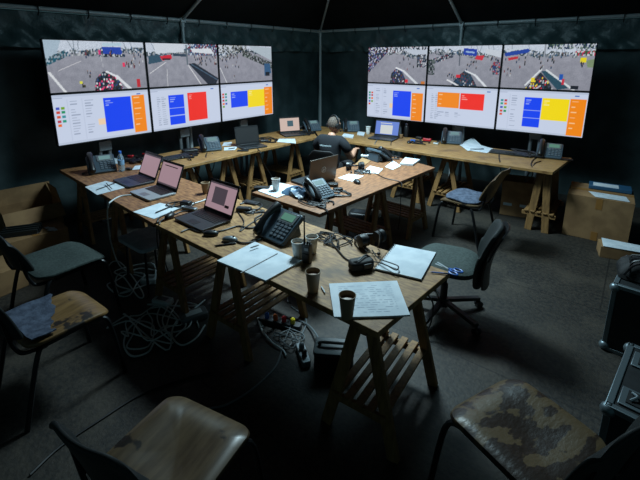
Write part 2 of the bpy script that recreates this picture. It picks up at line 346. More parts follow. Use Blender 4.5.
def feed(kind):
    rs = np.random.RandomState(40 + kind)
    a = base_img((146, 148, 160)); a += ((noise(kind) - .5) * 16 + (VV - .5) * -14)[:, :, None]
    top = 0.2 + 0.05 * np.sin(UU * 5 + kind) + (noise(kind + 9, 10) - .5) * .1
    if kind in (0, 1, 2): top += 0.16 * (UU - .5) ** 2
    m = VV < top; a[m] = np.array((196, 206, 220)) + (rs.rand(m.sum(), 1) - .5) * 30
    m2 = (VV > top - .07) & (VV < top + .06); crowd(a, rs, m2, [(40, 60, 70), (70, 84, 90), (180, 186, 190), (50, 54, 60), (120, 128, 134), (60, 90, 120)], .7)
    for k in range(7): u = rs.rand(); line(a, (u, 0), (u + rs.uniform(-.04, .06), top.mean()), .006, (120, 132, 144))
    if kind == 0:
        poly(a, [(.0, 0), (.16, 0), (.1, .3), (.0, .5)], (168, 188, 204)); crowd(a, rs, (UU < .2) & (np.abs(VV - .42 + UU * .9) < .07), [(30, 90, 110), (60, 80, 90), (140, 160, 170)], .8)
        poly(a, [(.54, .12), (.74, .11), (.75, .27), (.55, .25)], (36, 66, 170)); line(a, (.56, .07), (.74, .06), .03, (180, 205, 220)); crowd(a, rs, (UU > .5) & (UU < .78) & (np.abs(VV - .29) < .03), dens=.6)
        rect(a, .5, .18, .53, .27, (210, 50, 120))
        line(a, (.02, .62), (.14, 1), .022, (220, 224, 228)); line(a, (.1, .58), (.32, .4), .006, (205, 205, 210))
        t = poly(a, [(.42, 1), (.44, .76), (.52, .62), (.6, .62), (.68, .76), (.72, 1)], (60, 62, 70)); crowd(a, rs, t, CLOTH + [(235, 235, 240), (230, 230, 235), (20, 24, 34), (16, 24, 34), (24, 40, 50), (30, 34, 40), (230, 60, 110), (235, 80, 130), (40, 70, 130)], .95)
        line(a, (.56, .62), (.66, .72), .02, (226, 230, 236)); line(a, (.66, .72), (.8, 1), .03, (222, 226, 232))
        line(a, (.52, .25), (.53, .52), .005, (180, 184, 190)); folk(a, rs, 9, (.74, .88), (.42, .54)); folk(a, rs, 16, (.84, 1), (.25, .55)); folk(a, rs, 3, (.36, .42), (.62, .75)); rect(a, .74, .44, .77, .52, (230, 60, 100))
        folk(a, rs, 4, (.25, .34), (.86, .95), [(60, 60, 40), (30, 34, 36)]); rect(a, .28, .8, .31, .84, (220, 220, 70)); rect(a, .88, .8, .92, .98, (190, 40, 50)); folk(a, rs, 14, (.3, .66), (.2, .36))
    elif kind == 1:
        poly(a, [(.1, .02), (.5, .0), (.5, .2), (.12, .24)], (206, 214, 224)); poly(a, [(.03, .3), (.16, .26), (.2, .42), (.02, .48)], (50, 80, 100))
        poly(a, [(.17, .3), (.32, .26), (.33, .36), (.2, .4)], (205, 30, 52)); rect(a, .2, .34, .31, .38, (50, 20, 30)); line(a, (.36, .26), (.52, .28), .03, (50, 66, 84))
        rect(a, .53, .02, .545, .5, (96, 108, 118)); crowd(a, rs, (UU > .56) & (VV < .28), [(40, 70, 120), (190, 205, 220), (80, 96, 110), (120, 40, 60)], .8); poly(a, [(.6, .12), (.9, .1), (.95, .24), (.62, .2)], (214, 220, 228))
        line(a, (.03, .68), (.24, .44), .008, (214, 216, 220)); line(a, (.25, .6), (.24, 1), .007, (200, 202, 206)); line(a, (.55, .52), (.72, 1), .012, (214, 216, 220))
        poly(a, [(.55, .48), (.64, .46), (1, .86), (.96, 1), (.82, 1)], (26, 34, 48)); line(a, (.6, .5), (.98, .9), .01, (74, 100, 124)); folk(a, rs, 24, (.62, .98), (.3, .55)); folk(a, rs, 8, (.7, .82), (.3, .5))
    elif kind == 2:
        poly(a, [(.55, .0), (1, .05), (1, .42), (.62, .14)], (176, 190, 200)); crowd(a, rs, (np.abs(VV - (.22 + (UU - .45) * .62)) < .09) & (UU > .42), [(30, 34, 36), (60, 64, 66), (90, 96, 96), (140, 150, 150), (44, 64, 54)], .85)
        crowd(a, rs, (VV < .2) & (UU < .5), [(60, 64, 62), (190, 196, 200), (110, 116, 112), (40, 44, 46)], .7); poly(a, [(.84, .5), (.96, .5), (.98, .78), (.84, .86)], (54, 92, 130)); rect(a, .86, .74, .95, .86, (22, 30, 40))
        folk(a, rs, 22, (.05, .35), (.25, .6)); folk(a, rs, 2, (.24, .3), (.84, .92)); line(a, (.02, .6), (.12, 1), .01, (210, 214, 218))
    elif kind == 3:
        crowd(a, rs, (UU < .42 - VV * .55), CLOTH + [(60, 70, 140), (90, 96, 160), (150, 150, 190), (40, 50, 110)], .85); crowd(a, rs, (VV < .16), CLOTH + [(206, 210, 220)] * 4, .7)
        poly(a, [(.6, .06), (1, .1), (1, .3), (.75, .2)], (190, 200, 214)); crowd(a, rs, (UU > .84) & (VV > .2) & (VV < .55), CLOTH + [(190, 195, 205)], .75)
        t = poly(a, [(.4, 1), (.42, .74), (.5, .58), (.6, .66), (.7, 1)], (40, 50, 70)); crowd(a, rs, t, CLOTH + [(40, 70, 140)], .9); line(a, (.5, .57), (.63, .66), .022, (226, 230, 236)); line(a, (.63, .66), (.86, 1), .03, (214, 220, 226))
        rect(a, .66, .88, .71, .98, (214, 40, 56)); folk(a, rs, 8, (.55, .82), (.28, .66)); rect(a, .92, .92, .98, 1, (200, 120, 50))
    elif kind == 4:
        poly(a, [(.5, .06), (.68, .09), (.68, .26), (.5, .22)], (34, 60, 165)); line(a, (.54, .15), (.64, .17), .02, (150, 180, 220)); poly(a, [(.68, .24), (.78, .25), (.76, .36), (.66, .33)], (205, 44, 60))
        poly(a, [(.78, .08), (1, .14), (1, .3), (.8, .2)], (200, 208, 218)); rect(a, .45, .1, .462, .5, (80, 88, 100)); crowd(a, rs, (np.abs(VV - .25 - (.3 - UU) * .6) < .07) & (UU < .36), CLOTH, .7)
        t = poly(a, [(.36, 1), (.42, .8), (.53, .62), (.62, .7), (.72, 1)], (40, 60, 80)); crowd(a, rs, t, CLOTH + [(30, 60, 90)] * 3, .9); line(a, (.55, .62), (.68, .72), .018, (220, 226, 232)); line(a, (.68, .72), (.84, 1), .026, (220, 226, 232)); line(a, (.3, .86), (.46, 1), .02, (226, 228, 232))
        rect(a, .42, .72, .48, .8, (205, 40, 56)); folk(a, rs, 8, (.3, .42), (.7, .85), CLOTH); folk(a, rs, 10, (.56, .72), (.4, .64)); folk(a, rs, 16, (.82, 1), (.3, .7)); crowd(a, rs, (UU > .9) & (VV > .4) & (VV < .7), [(40, 60, 110), (60, 80, 90), (170, 60, 70)], .7); crowd(a, rs, (UU < .1) & (VV > .35) & (VV < .75), [(40, 60, 56), (30, 34, 40), (90, 100, 100)], .7)
    else:
        line(a, (.04, .22), (.28, .14), .045, (34, 66, 160)); line(a, (.04, .14), (.28, .06), .022, (196, 208, 220)); poly(a, [(.06, .3), (.18, .26), (.18, .32), (.07, .36)], (190, 44, 56)); rect(a, .47, .0, .485, .55, (150, 156, 166))
        line(a, (.46, .56), (.3, .92), .02, (216, 222, 226)); t = poly(a, [(.3, 1), (.36, .86), (.46, .62), (.55, .8), (.62, 1)], (30, 40, 50)); crowd(a, rs, t & (VV > .72), CLOTH + [(230, 210, 50), (210, 40, 60)], .8)
        poly(a, [(.46, .6), (.52, .58), (.78, .95), (.66, 1)], (44, 78, 96)); line(a, (.52, .57), (.84, 1), .02, (214, 220, 224)); crowd(a, rs, (VV < .12) & (UU > .5), [(40, 56, 90), (110, 130, 120), (190, 196, 204), (50, 70, 60)], .8)
        crowd(a, rs, (np.abs(VV - .2) < .05) & (UU > .8), [(190, 60, 90), (210, 214, 220), (60, 90, 60)], .7); poly(a, [(.92, .36), (1, .32), (1, .5), (.94, .5)], (126, 146, 112)); rect(a, .86, .3, .92, .4, (232, 216, 30)); folk(a, rs, 4, (.85, .9), (.4, .5))
        folk(a, rs, 12, (.02, .3), (.25, .75)); folk(a, rs, 10, (.42, .6), (.3, .6)); folk(a, rs, 4, (.66, .72), (.22, .26)); rect(a, .67, .66, .71, .78, (36, 90, 180)); rect(a, .7, .76, .73, .88, (200, 50, 70)); rect(a, .8, .9, .88, .98, (30, 34, 44)); rect(a, .36, .74, .4, .84, (232, 214, 50))
    return np.clip(a + (np.random.RandomState(kind).rand(GH, GW, 1) - .5) * 14, 0, 255)
BL, OR, RE, YE = (20, 70, 250), (250, 140, 16), (248, 44, 30), (252, 226, 12)
DASH = [dict(blocks=[(.49, .13, .785, .86, BL), (.80, .11, .945, .95, OR)], icons=1), dict(blocks=[(.235, .18, .445, .9, BL), (.50, .15, .785, .86, RE)], icons=0),
        dict(blocks=[(.175, .22, .5, .66, BL), (.485, .2, .82, .71, YE), (.82, .16, .985, .97, OR)], icons=1), dict(blocks=[(.47, .18, .775, .9, BL), (.79, .22, .965, .99, OR)], icons=1),
        dict(blocks=[(.175, .16, .495, .55, OR), (.505, .16, .835, .57, RE)], icons=0), dict(blocks=[(.315, .17, .515, .86, BL), (.522, .17, .815, .67, YE), (.82, .15, .985, .97, OR)], icons=1)]
def dash(kind):
    d = DASH[kind]; rs = np.random.RandomState(80 + kind); a = base_img((205, 216, 238))
    rect(a, 0, 0, 1, .05, (188, 200, 222)); rect(a, 0, .955, 1, 1, (192, 204, 226)); rect(a, .0, .06, .1, .075, (160, 172, 196)); rect(a, .86, .075, .91, .1, (70, 110, 190))
    first = min(b[0] for b in d['blocks'])
    cols = [c for c in (.16, .3, .42) if c + .08 < first]
    for c in cols:
        rect(a, c - .025, .1, c - .018, .93, (192, 203, 226))
        for v in np.arange(.14, .9, .055):
            if rs.rand() < .75: rect(a, c, v, c + rs.uniform(.03, .085), v + .017, (158, 170, 194))
    if d['icons']:
        ic = [(70, 84, 190), (120, 170, 40), (210, 70, 50), (30, 150, 100), (220, 90, 60), (60, 150, 160), (190, 60, 80), (40, 160, 130), (240, 110, 20)]
        for k in range(9): u = .03 + .045 * (k % 2); v = .24 + .085 * (k // 2); rect(a, u, v, u + .03, v + .05, ic[(k + kind) % 9])
        if kind in (0, 3): rect(a, .415, .55, .525, .68, (244, 214, 178))
    else:
        for k in range(14): v = .2 + .05 * k; rect(a, .08, v, .08 + rs.uniform(.02, .05), v + .017, (168, 180, 202)); rect(a, .14, v, .14 + rs.uniform(.03, .06), v + .017, (168, 180, 202))
        if kind == 4:
            for u in (.18, .3, .44): 
                for k in range(3): v = .67 + .05 * k; rect(a, u, v, u + rs.uniform(.04, .1), v + .017, (160, 172, 196))
    for (u0, v0, u1, v1, c) in d['blocks']:
        rect(a, u0, v0, u1, v1, c); lt = tuple(int(x * .45 + 255 * .55) for x in c); step = .12 if c == OR else .045
        n = 6 if c == OR and v1 - v0 > .5 else 3
        for k in range(n):
            v = v0 + .05 + step * k
            if v < v1 - .04: rect(a, u0 + .02, v, u0 + .02 + rs.uniform(.03, .08), v + .02, lt)
        if c == BL and kind in (1, 5):
            for f in (.42, .68): rect(a, u0, v0 + (v1 - v0) * f, u1, v0 + (v1 - v0) * f + .02, (170, 190, 250))
    return a
def screen_mat():
    m = D.materials.new('screen_picture'); m.use_nodes = True; nt = m.node_tree; b = nt.nodes['Principled BSDF']
    b.inputs['Base Color'].default_value = (.012, .012, .014, 1); b.inputs['Roughness'].default_value = .35
    at_ = nt.nodes.new('ShaderNodeAttribute'); at_.attribute_name = 'picture'
    nt.links.new(at_.outputs['Color'], b.inputs['Emission Color']); b.inputs['Emission Strength'].default_value = SCREEN
    return m
m_screen = screen_mat()
def wall_screen(label, group, img, sw, sh, loc, rz):
    """Screen facing local -Y, centre of its panel at the origin."""
    t = thing('wall_display', label, 'screen', loc, rz, group)
    h = MB(); h.box((0, .03, 0), (sw, .05, sh)); h.box((0, .065, -.02), (sw * .6, .03, sh * .6)); h.build('housing', m_black, t, bevel=.004)
    bz = .009
    f = MB()
    for c, d in (((0, .002, sh / 2 - bz / 2), (sw, .012, bz)), ((0, .002, -sh / 2 + bz * .6), (sw, .012, bz * 1.2)), ((-sw / 2 + bz / 2, .002, 0), (bz, .012, sh)), ((sw / 2 - bz / 2, .002, 0), (bz, .012, sh))): f.box(c, d)
    f.build('bezel', m_black, t)
    pw, ph = sw - 2 * bz, sh - 2.2 * bz
    me = D.meshes.new('display'); n, m = GW, GH
    vs_ = [(-pw / 2 + pw * i / (n - 1), .004, ph / 2 - ph * j / (m - 1) + bz * .1) for j in range(m) for i in range(n)]
    fs_ = [((j + 1) * n + i, (j + 1) * n + i + 1, j * n + i + 1, j * n + i) for j in range(m - 1) for i in range(n - 1)]
    me.from_pydata(vs_, [], fs_); me.materials.append(m_screen)
    at_ = me.attributes.new('picture', 'FLOAT_COLOR', 'POINT')
    a = img / 255.0; a = np.where(a <= .04045, a / 12.92, ((a + .055) / 1.055) ** 2.4)
    at_.data.foreach_set('color', np.concatenate([a, np.ones((m, n, 1))], 2).astype(np.float32).ravel())
    o = D.objects.new('display', me); COL.objects.link(o); o.parent = t
    return t
LTOP = ['camera feed of a plaza, blue tent above and dense crowd below', 'camera feed of a lot with a red car and a long dark bus', 'camera feed of people walking past dark parked vehicles and a blue car']
RTOP = ['camera feed crowded down its side, with a wedge of people below', 'camera feed with a small blue tent and a red car at the top', 'camera feed with a long blue tent and a yellow figure in the corner']
LBOT = ['dashboard screen with large blue block and orange column above the water bottle', 'dashboard screen with a tall blue block and a large red block', 'dashboard screen with blue, yellow and orange blocks, the blue undivided']
RBOT = ['dashboard screen with a blue block and an orange column behind the lit blue laptop', 'dashboard screen with an orange block beside a red block', 'dashboard screen with a striped blue, a yellow and an orange block']
SX, SY = -4.82, 5.92
for i in range(3):
    yc = 1.59 + .54 + i * 1.093; xc = -3.645 + .525 + i * 1.056
    wall_screen(LTOP[i], 'camera feed screens', feed(i), 1.082, .555, (SX, yc, 1.862), 90)
    wall_screen(LBOT[i], 'dashboard screens', dash(i), 1.082, .555, (SX, yc, 1.302), 90)
    wall_screen(RTOP[i], 'camera feed screens', feed(3 + i), 1.046, .575, (xc, SY, 1.838), 0)
    wall_screen(RBOT[i], 'dashboard screens', dash(3 + i), 1.046, .575, (xc, SY, 1.258), 0)
def stand(label, loc, rz):
    t = thing('display_stand', label, 'stand', loc, rz, 'stands behind the screens')
    q = MB(); q.tube([(-.055, 0, .04), (-.055, 0, 2.0)], .024, 10); q.tube([(.055, 0, .04), (.055, 0, 2.0)], .024, 10); q.build('pole', m_grey, t)
    q = MB(); q.box((0, 0, .02), (.34, .16, .035)); q.box((0, .0, .045), (.2, .1, .02)); q.build('base_plate', m_dark, t, bevel=.008)
    for z in (1.27, 1.84):
        q = MB(); q.box((0, -.04, z), (.36, .02, .26)); q.box((0, -.02, z), (.18, .05, .1)); q.build('mount_plate', m_dark, t, bevel=.004)
    q = MB(); q.box((0, -.012, .93), (.15, .06, .12)); q.build('cable_box', m_grey, t, bevel=.006)
for nm, yy in (('beside the water bottle', 2.13), ('behind the desk phone and keyboard', 3.22), ('behind the dark black laptop', 4.31)):
    stand('twin pole metal display stand at the left wall ' + nm, (SX - .165, yy, 0), 90)
for nm, xx in (('near the blue lit laptop', -3.13), ('behind the phone and loose papers', -2.08), ('behind the phone at the desk end', -1.04)):
    stand('twin pole metal display stand at the back desk ' + nm, (xx, SY + .165, 0), 0)

# ------------------------------------------------------------------ desk boards and trestles
TZ = .75
def board(label, corners, m, th=.034):
    cx_ = sum(c[0] for c in corners) / 4; cy_ = sum(c[1] for c in corners) / 4
    q = MB(); q.prism([(x - cx_, y - cy_) for x, y in corners], -th, 0)
    o = q.build('desk_board', m, bevel=.004); o.location = (cx_, cy_, TZ); return tag(o, label, 'tabletop')
board('worn chipboard tabletop nearest the camera, holding open notebook and coffee cups', [(-2.69, 1.44), (-.77, 1.40), (-.71, 2.12), (-2.66, 2.19)], m_osb)
board('brown plywood tabletop under two pink lit laptops and a water bottle', [(-4.93, 1.60), (-2.72, 1.44), (-2.69, 2.22), (-4.79, 2.31)], m_osbL)
board('reddish plywood tabletop in the middle holding the black laptop seen from behind', [(-2.68, 2.39), (-1.86, 2.36), (-1.70, 4.26), (-2.42, 4.5)], m_red)
board('long pine desk board along the left wall under three dashboard screens', [(-4.76, 2.34), (-3.98, 2.34), (-3.86, 4.84), (-4.72, 5.66)], m_pineY)
board('long pine desk board along the far right wall, ending beside the big carton', [(-4.68, 5.70), (-3.84, 4.86), (-.62, 4.86), (-.55, 5.73)], m_pineX)

def make_trestle(label, loc, rz, half=.3, spread=.2, lw=.06):
    t = thing('trestle', label, 'trestle', loc, rz, 'wooden trestles under the desk boards')
    top = TZ - .036
    q = MB(); q.box((0, 0, top - .035), (.06, half * 2, .07)); q.build('beam', m_trestle, t, bevel=.004)
    for sy in (-1, 1):
        for sx in (-1, 1):
            q = MB(); q.bar((sx * .032, sy * (half - .04), top - .012), (sx * spread, sy * (half - .01), .0), lw, .032, up=(0, 1, 0))
            q.build('leg', m_trestle, t, bevel=.003)
        q = MB(); q.bar((-.175, sy * (half - .015), .2), (.175, sy * (half - .015), .2), .022, .045); q.build('cross_rail', m_trestle, t, bevel=.003)
    q = MB()
    for k in range(5): q.box((-.13 + .065 * k, 0, .231), (.042, half * 2 + .02, .016))
    q.build('slatted_shelf', m_trestle, t, bevel=.002)
    return t
tr0 = make_trestle('wooden trestle under the chipboard table corner nearest the camera', (-.92, 1.76, 0), 4)
for lab, loc, rz in (('wooden trestle under the near table, below the open notebook', (-1.99, 1.79, 0), 1), ('wooden trestle at the joint of near table and brown plywood table', (-2.70, 1.80, 0), 0),
                     ('wooden trestle under the brown plywood table below the silver laptop', (-3.65, 1.88, 0), -4),
                     ('wooden trestle under the brown plywood table beside the closed carton', (-4.58, 1.94, 0), -4),
                     ('wooden trestle under the middle table, below the desk phone', (-2.24, 2.72, 0), 90), ('wooden trestle under the middle table, below the loose mouse', (-2.14, 3.36, 0), 88), ('wooden trestle under the far end of the middle table', (-2.06, 4.06, 0), 86),
                     ('wooden trestle under the left wall desk below the keyboard', (-4.37, 2.66, 0), 90), ('wooden trestle under the left wall desk below the desk phone', (-4.35, 3.24, 0), 90), ('wooden trestle under the left wall desk below the dark laptop', (-4.33, 3.72, 0), 90),
                     ('wooden trestle under the left wall desk below the cream lit laptop', (-4.3, 4.5, 0), 90),
                     ('wooden trestle under the far desk below the loose papers', (-1.84, 5.28, 0), 0),
                     ('wooden trestle under the far desk below the red gadget', (-2.4, 5.28, 0), 0), ('wooden trestle under the far desk below the blue lit laptop', (-3.2, 5.3, 0), 0)):
    c = dup(tr0, loc, rz, lab)

make_trestle('narrow wooden trestle under the far desk end beside the big carton', (-.72, 5.26, 0), 0, .3, .09, .075)

# ------------------------------------------------------------------ chairs
def rrect(wd, dp, r, n=6, front_r=None):
    out = []
    for (sx, sy, a0) in ((1, 1, 0), (-1, 1, 90), (-1, -1, 180), (1, -1, 270)):
        q = (front_r or r) if sy > 0 else r
        for k in range(n + 1):
            a = RAD(a0 + 90 * k / n); out.append((sx * (wd / 2 - q) + q * math.cos(a), sy * (dp / 2 - q) + q * math.sin(a)))
    return out
def slab(mb, outline, fz, th, mi=0, rings=5):
    """A cushion or ply seat: rings of the outline shrinking inwards, on a height fz(x, y)."""
    n = len(outline); vs = []
    for k in range(rings + 1):
        s = 1 - k / (rings + .0) * .98
        vs += [(x * s, y * s, fz(x * s, y * s, k / rings)) for x, y in outline]
    top = len(vs)
    fs = [(k * n + i, k * n + (i + 1) % n, (k + 1) * n + (i + 1) % n, (k + 1) * n + i) for k in range(rings) for i in range(n)]
    fs.append(tuple(rings * n + i for i in range(n)))
    vs += [(x, y, z - th) for x, y, z in vs[:top]]
    fs += [tuple(i + top for i in reversed(f)) for f in list(fs)]
    fs += [(i, i + top, (i + 1) % n + top, (i + 1) % n) for i in range(n)]
    mb.add(vs, fs, mi)
def make_chair(name, label, loc, rz, m_seat, m_back, m_leg=None, sw=.44, sd=.42, bh=.36, pad=.03, back_w=.42, seat_r=.09, back_z=.50, lean=.10, pad_mat=None, curve=.05, group=None):
    """Stacking chair whose sitter faces local +Y."""
    t = thing(name, label, 'chair', loc, rz, group); m_leg = m_leg or m_tube
    q = MB()
    def fz(x, y, k): return .45 + .012 * min(1, k * 4) - .02 * math.exp(-(x * x + (y + .04) ** 2) / .02) - (.03 * max(0, y - sd * .28) / (sd * .22)) ** 1.0 * .9 + .018 * (abs(x) / (sw / 2)) ** 2
    slab(q, rrect(sw, sd, seat_r, 6), fz, pad)
    q.build('seat', m_seat, t, sub=1)
    q = MB()
    def bk(u, v):
        x = (u - .5) * back_w; e = 2 * abs(u - .5)
        z = back_z + bh * v
        z -= .07 * max(0, e - .55) ** 1.6 / .2 * (v) ** 3 - .05 * max(0, e - .6) * (1 - v) ** 3
        return (x * (1 - .08 * v - .06 * (1 - v)), -sd / 2 - .01 - lean * (v ** 1.2) * bh / .36 - curve * (1 - e ** 2), z)
    q.surf(bk, 14, 8, th=.022); q.build('backrest', m_back, t, sub=1)
    for sx in (-1, 1):
        q = MB(); q.tube(spline([(sx * (sw / 2 - .05), sd / 2 - .09, .405), (sx * (sw / 2 - .0), sd / 2 - .04, .385), (sx * (sw / 2 + .015), sd / 2 + .01, .0)], 5), .0135, 8); q.build('leg', m_leg, t)
        q = MB(); q.tube(spline([(sx * (sw / 2 - .05), -sd / 2 + .1, .405), (sx * (sw / 2 - .01), -sd / 2 + .04, .385), (sx * (sw / 2 + .01), -sd / 2 - .07, .0)], 5), .0135, 8); q.build('leg', m_leg, t)
        q = MB(); q.tube(spline([(sx * (sw / 2 - .07), sd / 2 - .1, .402), (sx * (sw / 2 - .06), -sd / 2 + .05, .402), (sx * (sw / 2 - .08), -sd / 2 - .03, .45), (sx * back_w * .34, -sd / 2 - .045 - curve * .4, back_z + .16)], 6), .0115, 8); q.build('side_tube', m_leg, t)
    if pad_mat:
        q = MB(); slab(q, [(x, y) for x, y in rrect(sw * .98, sd * .86, .12)], lambda x, y, k: .49 + .02 * min(1, k * 3) + .01 * math.sin(x * 30 + y * 22), .022)
        q.v = [(x, y - .02, z) for x, y, z in q.v]; q.build('seat_pad', pad_mat, t, sub=1)
    return t
make_chair('stacking_chair', 'dark green upholstered chair beside the cartons at the left', (-3.33, 1.0, 0), 3, m_green, m_greenback, sw=.52, sd=.49, bh=.34, back_w=.48, seat_r=.11, lean=.13)
c2 = make_chair('stacking_chair', 'chair with torn wooden seat half covered by ragged blue-grey cloth', (-2.56, .70, 0), 2, m_torn, m_greenback, sw=.44, sd=.46, bh=.36, back_w=.46, seat_r=.09)
q = MB()
def rag(u, v):
    e = .022 * math.sin(v * 5 + .6) + .010 * math.sin(v * 19 + 1) + .005 * math.sin(v * 47)
    x = -.205 + v * .41; y = -.2 + u * (.225 + e - .10 * v)
    return (x, y, .474 - .02 * math.exp(-(x * x + (y + .04) ** 2) / .02) + .018 * (abs(x) / .22) ** 2 + .004 * math.sin(x * 40 + y * 31))
q.surf(rag, 10, 26, th=.008); q.build('cloth_cover', m_blue, c2)
make_chair('stacking_chair', 'worn plywood chair at the bottom left with a dark rounded backrest', (-1.235, .655, 0), 12, m_wood, m_greenback, sw=.46, sd=.45, bh=.32, back_w=.46, seat_r=.08, back_z=.53)
make_chair('stacking_chair', 'chair with peeling leather seat at the bottom right', (-.17, 1.60, 0), 67, m_leather, m_greenback, sw=.47, sd=.5, bh=.36, back_w=.48, seat_r=.1, pad=.045, back_z=.52)
make_chair('stacking_chair', 'plywood chair with blue-grey seat pad beside the far desk', (-1.35, 4.30, 0), 84, m_wood, m_wood, sw=.44, sd=.44, bh=.36, back_w=.42, pad_mat=m_blue, lean=.15, back_z=.5)
make_chair('stacking_chair', 'black chair under the seated person at the far corner', (-3.07, 4.13, 0), 16, m_black2, m_black2, sw=.46, sd=.44, bh=.34, back_w=.42, back_z=.50, lean=.06)
m_pale = mat('pale_blue_seat', rgb(190, 210, 224), 0.6, 0, rgb(160, 182, 198), 12, 4)
st = thing('stool', 'pale blue seated stool pushed under the brown plywood table', 'stool', (-3.16, 1.62, 0), 0)
q = MB(); slab(q, rrect(.42, .36, .05), lambda x, y, k: .45 + .01 * min(1, k * 4), .03); q.build('seat', m_pale, st)
for sx in (-1, 1):
    for sy in (-1, 1):
        q = MB(); q.tube([(sx * .15, sy * .12, .425), (sx * .17, sy * .14, 0)], .011, 8); q.build('leg', m_tube, st)

# swivel chair
t = thing('swivel_chair', 'green-grey swivel office chair on castors at the near table end', 'chair', (-.98, 2.81, 0), 103)
q = MB(); slab(q, rrect(.48, .46, .13), lambda x, y, k: .47 + .025 * min(1, k * 3) - .03 * max(0, y - .12) / .1, .05); q.build('seat', m_green, t, sub=1)
q = MB(); q.box((0, -.02, .405), (.26, .26, .04)); q.bar((0, -.1, .405), (0, -.25, .44), .06, .02); q.bar((0, -.245, .43), (0, -.285, .58), .07, .02); q.build('back_bracket', m_black, t, bevel=.005)
q = MB()
def obk(u, v):
    e = 2 * abs(u - .5); wv = .43 * (1 - .18 * v ** 2 - .3 * max(0, .25 - v)); return ((u - .5) * wv, -.235 - .10 * v ** 1.3 - .045 * (1 - e * e) + .03 * math.sin(v * 3.1), (.33 + .47 * v - .07 * max(0, e - .5) ** 2 * 2 * (1 if v > .5 else -1)))
q.surf(obk, 12, 10, th=.035); q.build('backrest', m_greenback, t, sub=1)
q = MB(); q.surf(lambda u, v: (obk(.04 + .92 * u, .02 + .96 * v)[0], obk(.04 + .92 * u, .02 + .96 * v)[1] - .037, obk(.04 + .92 * u, .02 + .96 * v)[2]), 12, 10, th=.012); q.build('back_shell', m_black, t)
q = MB(); q.lathe([(.028, .10), (.028, .25), (.018, .255), (.018, .39)], 14); q.build('gas_column', m_black, t)
q = MB(); q.lathe([(.05, .07), (.055, .09), (.04, .13)], 14); q.build('hub', m_black, t)
for k in range(5):
    a_ = RAD(72 * k + 20); dx, dy = math.cos(a_), math.sin(a_)
    q = MB(); q.bar((dx * .03, dy * .03, .105), (dx * .32, dy * .32, .075), .045, .028); q.build('base_arm', m_black, t, bevel=.006)
    q = MB(); q.tube([(dx * .32, dy * .32, .03), (dx * .32, dy * .32, .065)], .008, 8)
    for sgn in (-1, 1): q.tube([(dx * .32 - dy * sgn * .006, dy * .32 + dx * sgn * .006, .027), (dx * .32 - dy * sgn * .024, dy * .32 + dx * sgn * .024, .027)], .027, 14)
    q.build('castor', m_black, t)
q = MB(); q.tube([(.12, .0, .41), (.25, .03, .40)], .008, 8); q.ball((.26, .03, .4), (.02, .012, .012)); q.build('lever', m_black, t)

# ------------------------------------------------------------------ seated person (back to the camera)
px0 = Vector((-3.07, 4.13, 0)); prz = 12
per = thing('person', 'person with short dark hair and headset in dark shirt, seated facing the corner', 'person', px0, prz); per.scale = (.92, .95, .955)
def skin_obj(name, joints, edges, m, parent, root=0, sub=2):
    me = D.meshes.new(name); me.from_pydata([j[0] for j in joints], edges, []); me.materials.append(m)
    o = D.objects.new(name, me); COL.objects.link(o); o.parent = parent
    o.modifiers.new('skin', 'SKIN')
    if not me.skin_vertices: return o
    for i, j in enumerate(joints):
        r = j[1]; me.skin_vertices[0].data[i].radius = r if isinstance(r, tuple) else (r, r); me.skin_vertices[0].data[i].use_root = (i == root)
    s_ = o.modifiers.new('sub', 'SUBSURF'); s_.levels = sub; s_.render_levels = sub
    o.modifiers['skin'].use_smooth_shade = True
    return o
J = [((0, -.02, .55), (.15, .11)), ((0, -.03, .68), (.145, .105)), ((0, -.02, .82), (.155, .11)), ((0, .0, .93), (.14, .1)), ((0, .02, 1.0), (.065, .06)), ((0, .045, 1.07), (.055, .055)),
     ((.15, .0, .945), .07), ((.215, .0, .90), .066), ((.265, .10, .71), .048), ((.24, .3, .775), .036), ((.235, .335, .785), .03),
     ((-.15, .0, .945), .07), ((-.215, .0, .90), .066), ((-.26, .1, .71), .048), ((-.18, .3, .775), .036), ((-.17, .335, .785), .03),
     ((.1, .06, .545), .09), ((.13, .44, .54), .066), ((.14, .46, .3), .05), ((.14, .44, .09), .038), ((.15, .56, .035), .035),
     ((-.1, .06, .545), .09), ((-.13, .44, .54), .066), ((-.14, .46, .3), .05), ((-.14, .44, .09), .038), ((-.15, .56, .035), .035)]
E_ = [(0, 1), (1, 2), (2, 3), (3, 4), (4, 5), (3, 6), (6, 7), (7, 8), (8, 9), (9, 10), (3, 11), (11, 12), (12, 13), (13, 14), (14, 15), (0, 16), (16, 17), (17, 18), (18, 19), (19, 20), (0, 21), (21, 22), (22, 23), (23, 24), (24, 25)]
body = skin_obj('body', J, E_, m_skin, per)
def hand(side, wrist, parent):
    wx, wy, wz = wrist
    for i, (off, ln) in enumerate(((-.03, .062), (-.010, .072), (.010, .068), (.028, .052))):
        b = Vector((wx + off * .9, wy + .055, wz - .002))
        skin_obj('finger', [((wx + off * .4, wy + .01, wz), .014), (tuple(b), .0095), (tuple(b + Vector((0, ln * .5, .004))), .0085), (tuple(b + Vector((0, ln * .9, -.012))), .0075)], [(0, 1), (1, 2), (2, 3)], m_skin, parent, 0, 1)
    s_ = -1 if side > 0 else 1
    skin_obj('thumb', [((wx + s_ * .015, wy + .0, wz), .013), ((wx + s_ * .042, wy + .03, wz - .003), .0105), ((wx + s_ * .05, wy + .065, wz - .01), .0085)], [(0, 1), (1, 2)], m_skin, parent, 0, 1)
hand(1, (.235, .34, .785), body); hand(-1, (-.17, .34, .785), body)
hc = Vector((.01, .075, 1.15))
hd = MB(); hd.M = Matrix.Translation(hc) @ Matrix.Rotation(RAD(-22), 4, 'Z') @ Matrix.Rotation(RAD(-6), 4, 'X')
